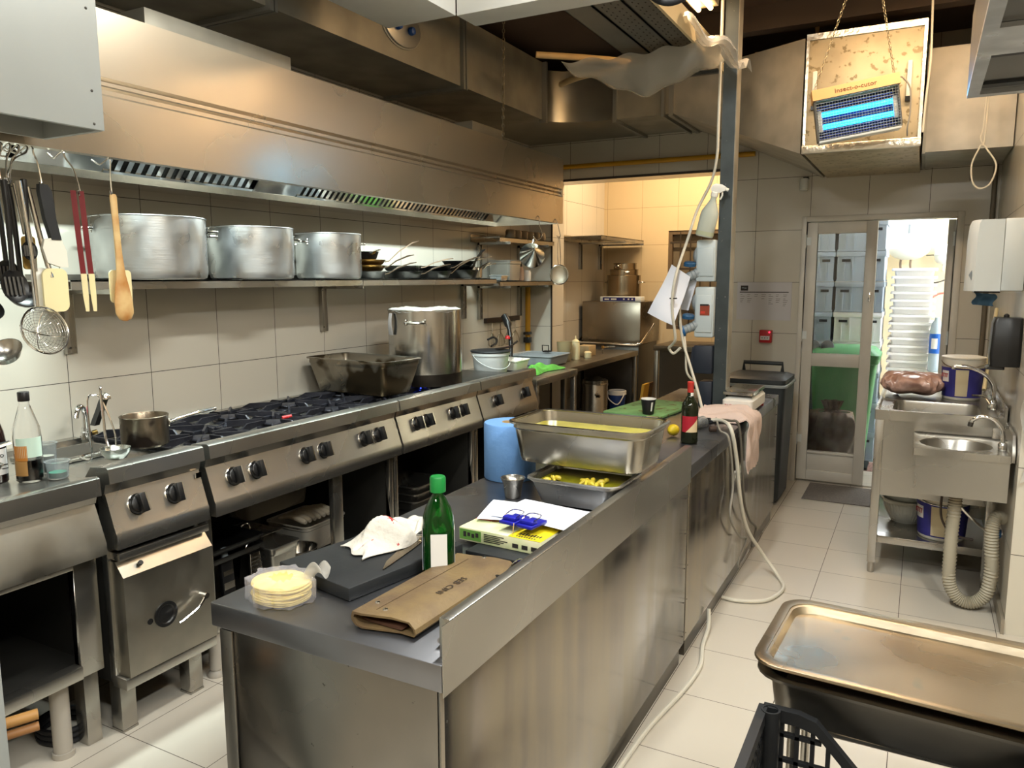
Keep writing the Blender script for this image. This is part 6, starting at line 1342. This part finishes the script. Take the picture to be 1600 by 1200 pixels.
# ------------------------------------------------------------------ foreground right
T=thing('serving_trolley','thin steel trolley frame carrying the baking tray at the near right','trolley',(.03,1.87,0)); 
for x in (-.20,.26):
    for y in (1.72,2.0): part(T,'leg',MB().cyl((x,y,0),(x,y,.62),.011,n=10),ST)
part(T,'top_frame',MB().tube([(-.20,1.72,.62),(.26,1.72,.62),(.26,2.0,.62),(-.20,2.0,.62)],.012,n=8,closed=True).box((-.19,1.73,.615),(.25,1.745,.625)).box((-.19,1.85,.615),(.25,1.865,.625)).box((-.19,1.97,.615),(.25,1.985,.625)),ST)
TR=mat('tray_warm_reflect','#a99c88',.3,1.,var=.12,vs=4,rvar=.07,bump=.03,bs=30,stretch=(1,5,1),col2='#b8ab94',spots=(5.5,.66,'#8f9c98'))  # warm lamp reflections mixed into the base colour of the steel
T=thing('gastronorm_pan','deep dark steel pan directly under the warm toned baking tray','pan',(.03,1.835,.634),rot=R(-3)); gnpan(T,-.28,-.173,.28,.173,0,.115,mat('dark_pan','#77746f',.32,1.,var=.08),taper=.012,r=.05,rim=.026,L=True)  # pan steel in a darker grey than the other pans
T=thing('baking_tray','steel baking tray in the near right corner, warm lamp reflections coloured in','tray',(.03,1.835,.752),rot=R(-3))
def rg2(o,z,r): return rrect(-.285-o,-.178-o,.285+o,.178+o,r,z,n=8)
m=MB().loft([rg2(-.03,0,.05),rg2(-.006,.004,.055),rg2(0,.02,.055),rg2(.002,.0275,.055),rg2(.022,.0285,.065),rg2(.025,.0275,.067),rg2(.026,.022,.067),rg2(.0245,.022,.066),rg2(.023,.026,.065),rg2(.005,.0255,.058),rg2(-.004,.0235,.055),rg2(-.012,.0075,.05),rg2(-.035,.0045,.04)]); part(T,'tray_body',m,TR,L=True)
BC=mat('crate_black','#17181a',.5,var=.15,vs=12)
def crate(label,x0,y0,x1,y1,z0,z1,grp,dip=False):
    T=thing('plastic_crate',label,'crate',((x0+x1)/2,(y0+y1)/2,z0),grp); t=.012
    def wall(a,b,far=False,nm='lattice_wall'):
        A,B=Vector((*a,0)),Vector((*b,0)); d=(B-A); L=d.length; d/=L; n=Vector((-d.y,d.x,0))*t/2; m=MB()
        def bar(s0,s1,za,zb):
            P=[A+d*s0-n,A+d*s1-n,A+d*s1+n,A+d*s0+n]; m.loft([[p+Vector((0,0,za)) for p in P],[p+Vector((0,0,zb)) for p in P]])
        H_=z1-z0; k=int(L/.036)
        top=lambda s:(H_ if not far else H_-max(0,min(.13,(min(s,L-s)-.10)*1.05)))
        bar(0,L,z0,z0+.03)
        for i in range(k+1):
            s=.04+(L-.08)*i/k; bar(s-.0045,s+.0045,z0+.03,z0+top(s)-.02)
        for q in (.25,.45,.65,.82):
            if far and q>.5: 
                bar(0,.15 if q<.7 else .12,z0+H_*q,z0+H_*q+.008); bar(L-.15,L,z0+H_*q,z0+H_*q+.008)
            else: bar(0,L,z0+H_*q,z0+H_*q+.008)
        N=16 if far else 1
        for i in range(N):
            s0,s1=L*i/N,L*(i+1)/N; e0,e1=top(s0),top(s1)
            P=[A+d*s0-n*1.6,A+d*s1-n*1.6,A+d*s1+n*1.6,A+d*s0+n*1.6]
            m.loft([[P[0]+Vector((0,0,z0+e0-.028)),P[1]+Vector((0,0,z0+e1-.028)),P[2]+Vector((0,0,z0+e1-.028)),P[3]+Vector((0,0,z0+e0-.028))],[P[0]+Vector((0,0,z0+e0)),P[1]+Vector((0,0,z0+e1)),P[2]+Vector((0,0,z0+e1)),P[3]+Vector((0,0,z0+e0))]])
        part(T,nm,m,BC)
    wall((x0,y0),(x1,y0)); wall((x1,y0),(x1,y1)); wall((x0,y1),(x1,y1),dip); wall((x0,y0),(x0,y1))
    for x in (x0,x1):
        for y in (y0,y1):
            sx=1 if x==x0 else -1; sy=1 if y==y0 else -1
            part(T,'corner_post',MB().lathe([(.02,z0+.004),(.02,z1+.002),(.0155,z1+.002),(.0155,z1-.05),(.0,z1-.051)],(x+sx*.018,y+sy*.018,0),n=18),BC)
    m=MB()
    for i in range(11): y=y0+.03+(y1-y0-.06)*i/10; m.box((x0+.01,y-.004,z0+.004),(x1-.01,y+.004,z0+.014))
    for i in range(14): x=x0+.03+(x1-x0-.06)*i/13; m.box((x-.004,y0+.01,z0+.003),(x+.004,y1-.01,z0+.012))
    part(T,'floor_grid',m,BC)
crate('upper black slatted crate in front of the baking tray',-.25,1.24,.33,1.625,.36,.70,'black crates',True)
crate('lower black slatted crate under the upper one',-.25,1.24,.33,1.625,.004,.352,'black crates')
# near left cabinet edge with two wooden handles
T=thing('side_cabinet','pale steel cabinet edge at the very left, two wooden handles poking out','cabinet',(-1.78,.5,0)); 
part(T,'side_panel',MB().box((-1.615,.25,.0),(-1.6,.80,1.10),.002),WC); part(T,'shelf_board',MB().box((-1.95,.25,.56),(-1.615,.80,.58)).box((-1.95,.25,.0),(-1.615,.80,.02)).box((-1.95,.25,.0),(-1.94,.80,1.1)),WC)
for i,(z,lb) in enumerate(((.66,'upper wooden dowel poking out of the cabinet at the left edge'),(.615,'lower wooden dowel poking out of the cabinet at the left edge'))):
    one('wooden_dowel',MB().cyl((-1.86,.62,.60+.0+(.03 if i==0 else 0)),(-1.725+.0*i,.93,.632 if i==0 else .603),.0125 if i==0 else .0105,n=14),mat('handle_brown_%d'%i,('#a1763f','#8a5f35')[i],.55),lb,'handle')
# floor things under the range
T=thing('floor_hose','black coiled hose on the floor under the boiling unit','hose',(-2.62,1.50,0)); 
m=MB()
for i in range(3): m.tube([(.09*math.cos(2*PI*k/24),.08*math.sin(2*PI*k/24),.012+.02*i) for k in range(24)],.010,n=8,closed=True)
part(T,'coil',m,RUB,L=True)
# ------------------------------------------------------------------ scullery
T=thing('dishwasher','hood type steel dishwasher in the scullery with a pot stack on top','dishwasher',(-2.84,7.83,0))
DWS=mat('dishwasher_steel','#8d8578',.3,1.,var=.12,vs=3,rvar=.08)
part(T,'hood',MB().box((-3.16,7.5,.94),(-2.52,8.14,1.372),.006),DWS); part(T,'base',MB().box((-3.14,7.52,.06),(-2.54,8.12,.935),.004),STD)
for x in (-3.1,-2.58):
    for y in (7.56,8.08): part(T,'foot',MB().cyl((x,y,0),(x,y,.06),.02,n=12),STD)
part(T,'lift_handle',MB().tube([(-3.17,7.9,1.12),(-3.19,7.46,.955),(-3.15,7.44,.945),(-2.54,7.44,.945),(-2.50,7.46,.955),(-2.49,7.85,1.13)],.012,n=10),CHR)
part(T,'control_box',MB().box((-2.96,7.50,1.373),(-2.52,7.62,1.425),.004).box((-2.93,7.498,1.38),(-2.58,7.5,1.418),mi=1),[WPL,mat('display_blue','#24246a',.3)])
m=MB()
for x in (-2.70,-2.65,-2.61): m.box((x-.008,7.4965,1.393),(x+.008,7.498,1.407))
m.box((-2.91,7.4965,1.392),(-2.86,7.498,1.404)).box((-2.84,7.4965,1.392),(-2.78,7.498,1.406)); part(T,'display_marks',m,WHT)
DP=mat('dim_pot','#9c8d76',.25,1.,var=.08)
pot('stock_pot','widest pot of the nested stack on the dishwasher',-2.84,7.88,1.374,.178,.27,DP,(R(0),R(180)),hz=.72,hw=.04,hd=.05,grp='nested pots on the dishwasher')
pot('stock_pot','middle pot of the nested stack on the dishwasher',-2.84,7.88,1.50,.150,.205,DP,(R(-60),R(120)),hz=.86,hw=.03,hd=.03,grp='nested pots on the dishwasher')
pot('stock_pot','smallest pot of the nested stack on the dishwasher',-2.83,7.88,1.56,.122,.21,DP,(R(-110),R(70)),hz=.86,hw=.03,hd=.03,grp='nested pots on the dishwasher')
table('steel_table','steel table under the barred scullery window',-2.29,-1.50,7.22,7.86,.965,shelf_z=.3,m0=bpy.data.materials['table_steel'])
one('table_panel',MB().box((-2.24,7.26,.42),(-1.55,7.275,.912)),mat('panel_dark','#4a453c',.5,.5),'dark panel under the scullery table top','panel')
T=thing('steel_urn','tall lidded steel urn on the shelf under the sink table','urn',(-2.72,6.79,.251)); part(T,'body',MB().lathe([(.11,0),(.12,.01),(.12,.34),(.125,.35),(.125,.37),(.12,.375)],n=36),ST,L=True); part(T,'lid',MB().lathe([(.122,.376),(.122,.40),(.05,.43),(.015,.44)],n=30),ST,L=True); part(T,'clamp',MB().box((.06,-.13,.25),(.1,-.11,.27)).tube([(.05,-.12,.27),(.1,-.13,.27)],.008),CHR,L=True)
T=thing('blue_bucket','blue bucket with a white rim and bail on the shelf under the sink table','bucket',(-2.66,7.24,.251)); part(T,'body',MB().lathe([(.07,0),(.072,.004),(.085,.2)],n=26),mat('bucket_blue','#23407e',.45),L=True); part(T,'rim',MB().lathe([(.085,.2),(.092,.205),(.092,.24),(.085,.245),(.08,.24),(.08,.205)],n=26,ca=False,cb=False),WHT,L=True); part(T,'bail',MB().tube([(-.09,-.03,.23),(-.05,-.11,.17),(.05,-.12,.12),(.09,-.03,.22)],.006,n=6,sm=4),WHT,L=True)
one('chopping_board',MB().prism([(-2.44,0.0),(-2.42,0.0),(-2.34,.58),(-2.36,.58)],'y',7.3,7.42),mat('brown_board','#6b4a22',.6),'brown board leaning at the left of the yellow one in the scullery','chopping board')
one('chopping_board',MB().prism([(-2.41,0.0),(-2.385,0.0),(-2.305,.60),(-2.33,.60)],'y',7.02,7.18),mat('yellow_board','#b98d2c',.6),'yellow board leaning upright by the scullery table leg','chopping board')
T=thing('wall_notice','small notice with an orange mark on the scullery side wall','notice',(-3.198,6.95,1.25)); part(T,'sheet',MB().box((-3.199,6.86,1.22),(-3.196,7.10,1.62)),mat('tan_paper','#c9b48a',.7)); part(T,'mark',MB().box((-3.1958,6.90,1.5),(-3.195,7.02,1.58)),mat('orange_mark','#d9872a',.6)); part(T,'print',MB().box((-3.1958,6.88,1.44),(-3.195,7.06,1.446)).box((-3.1958,6.88,1.38),(-3.195,7.0,1.386)).box((-3.1958,6.88,1.32),(-3.195,7.06,1.326)),TXT)
one('shelf_lid',MB().lathe([(.10,0),(.105,.008),(.03,.02)],(-2.47,5.35,.30),ax=(1,0,.1),n=30),ST,'round pale lid standing under the short steel counter','lid')
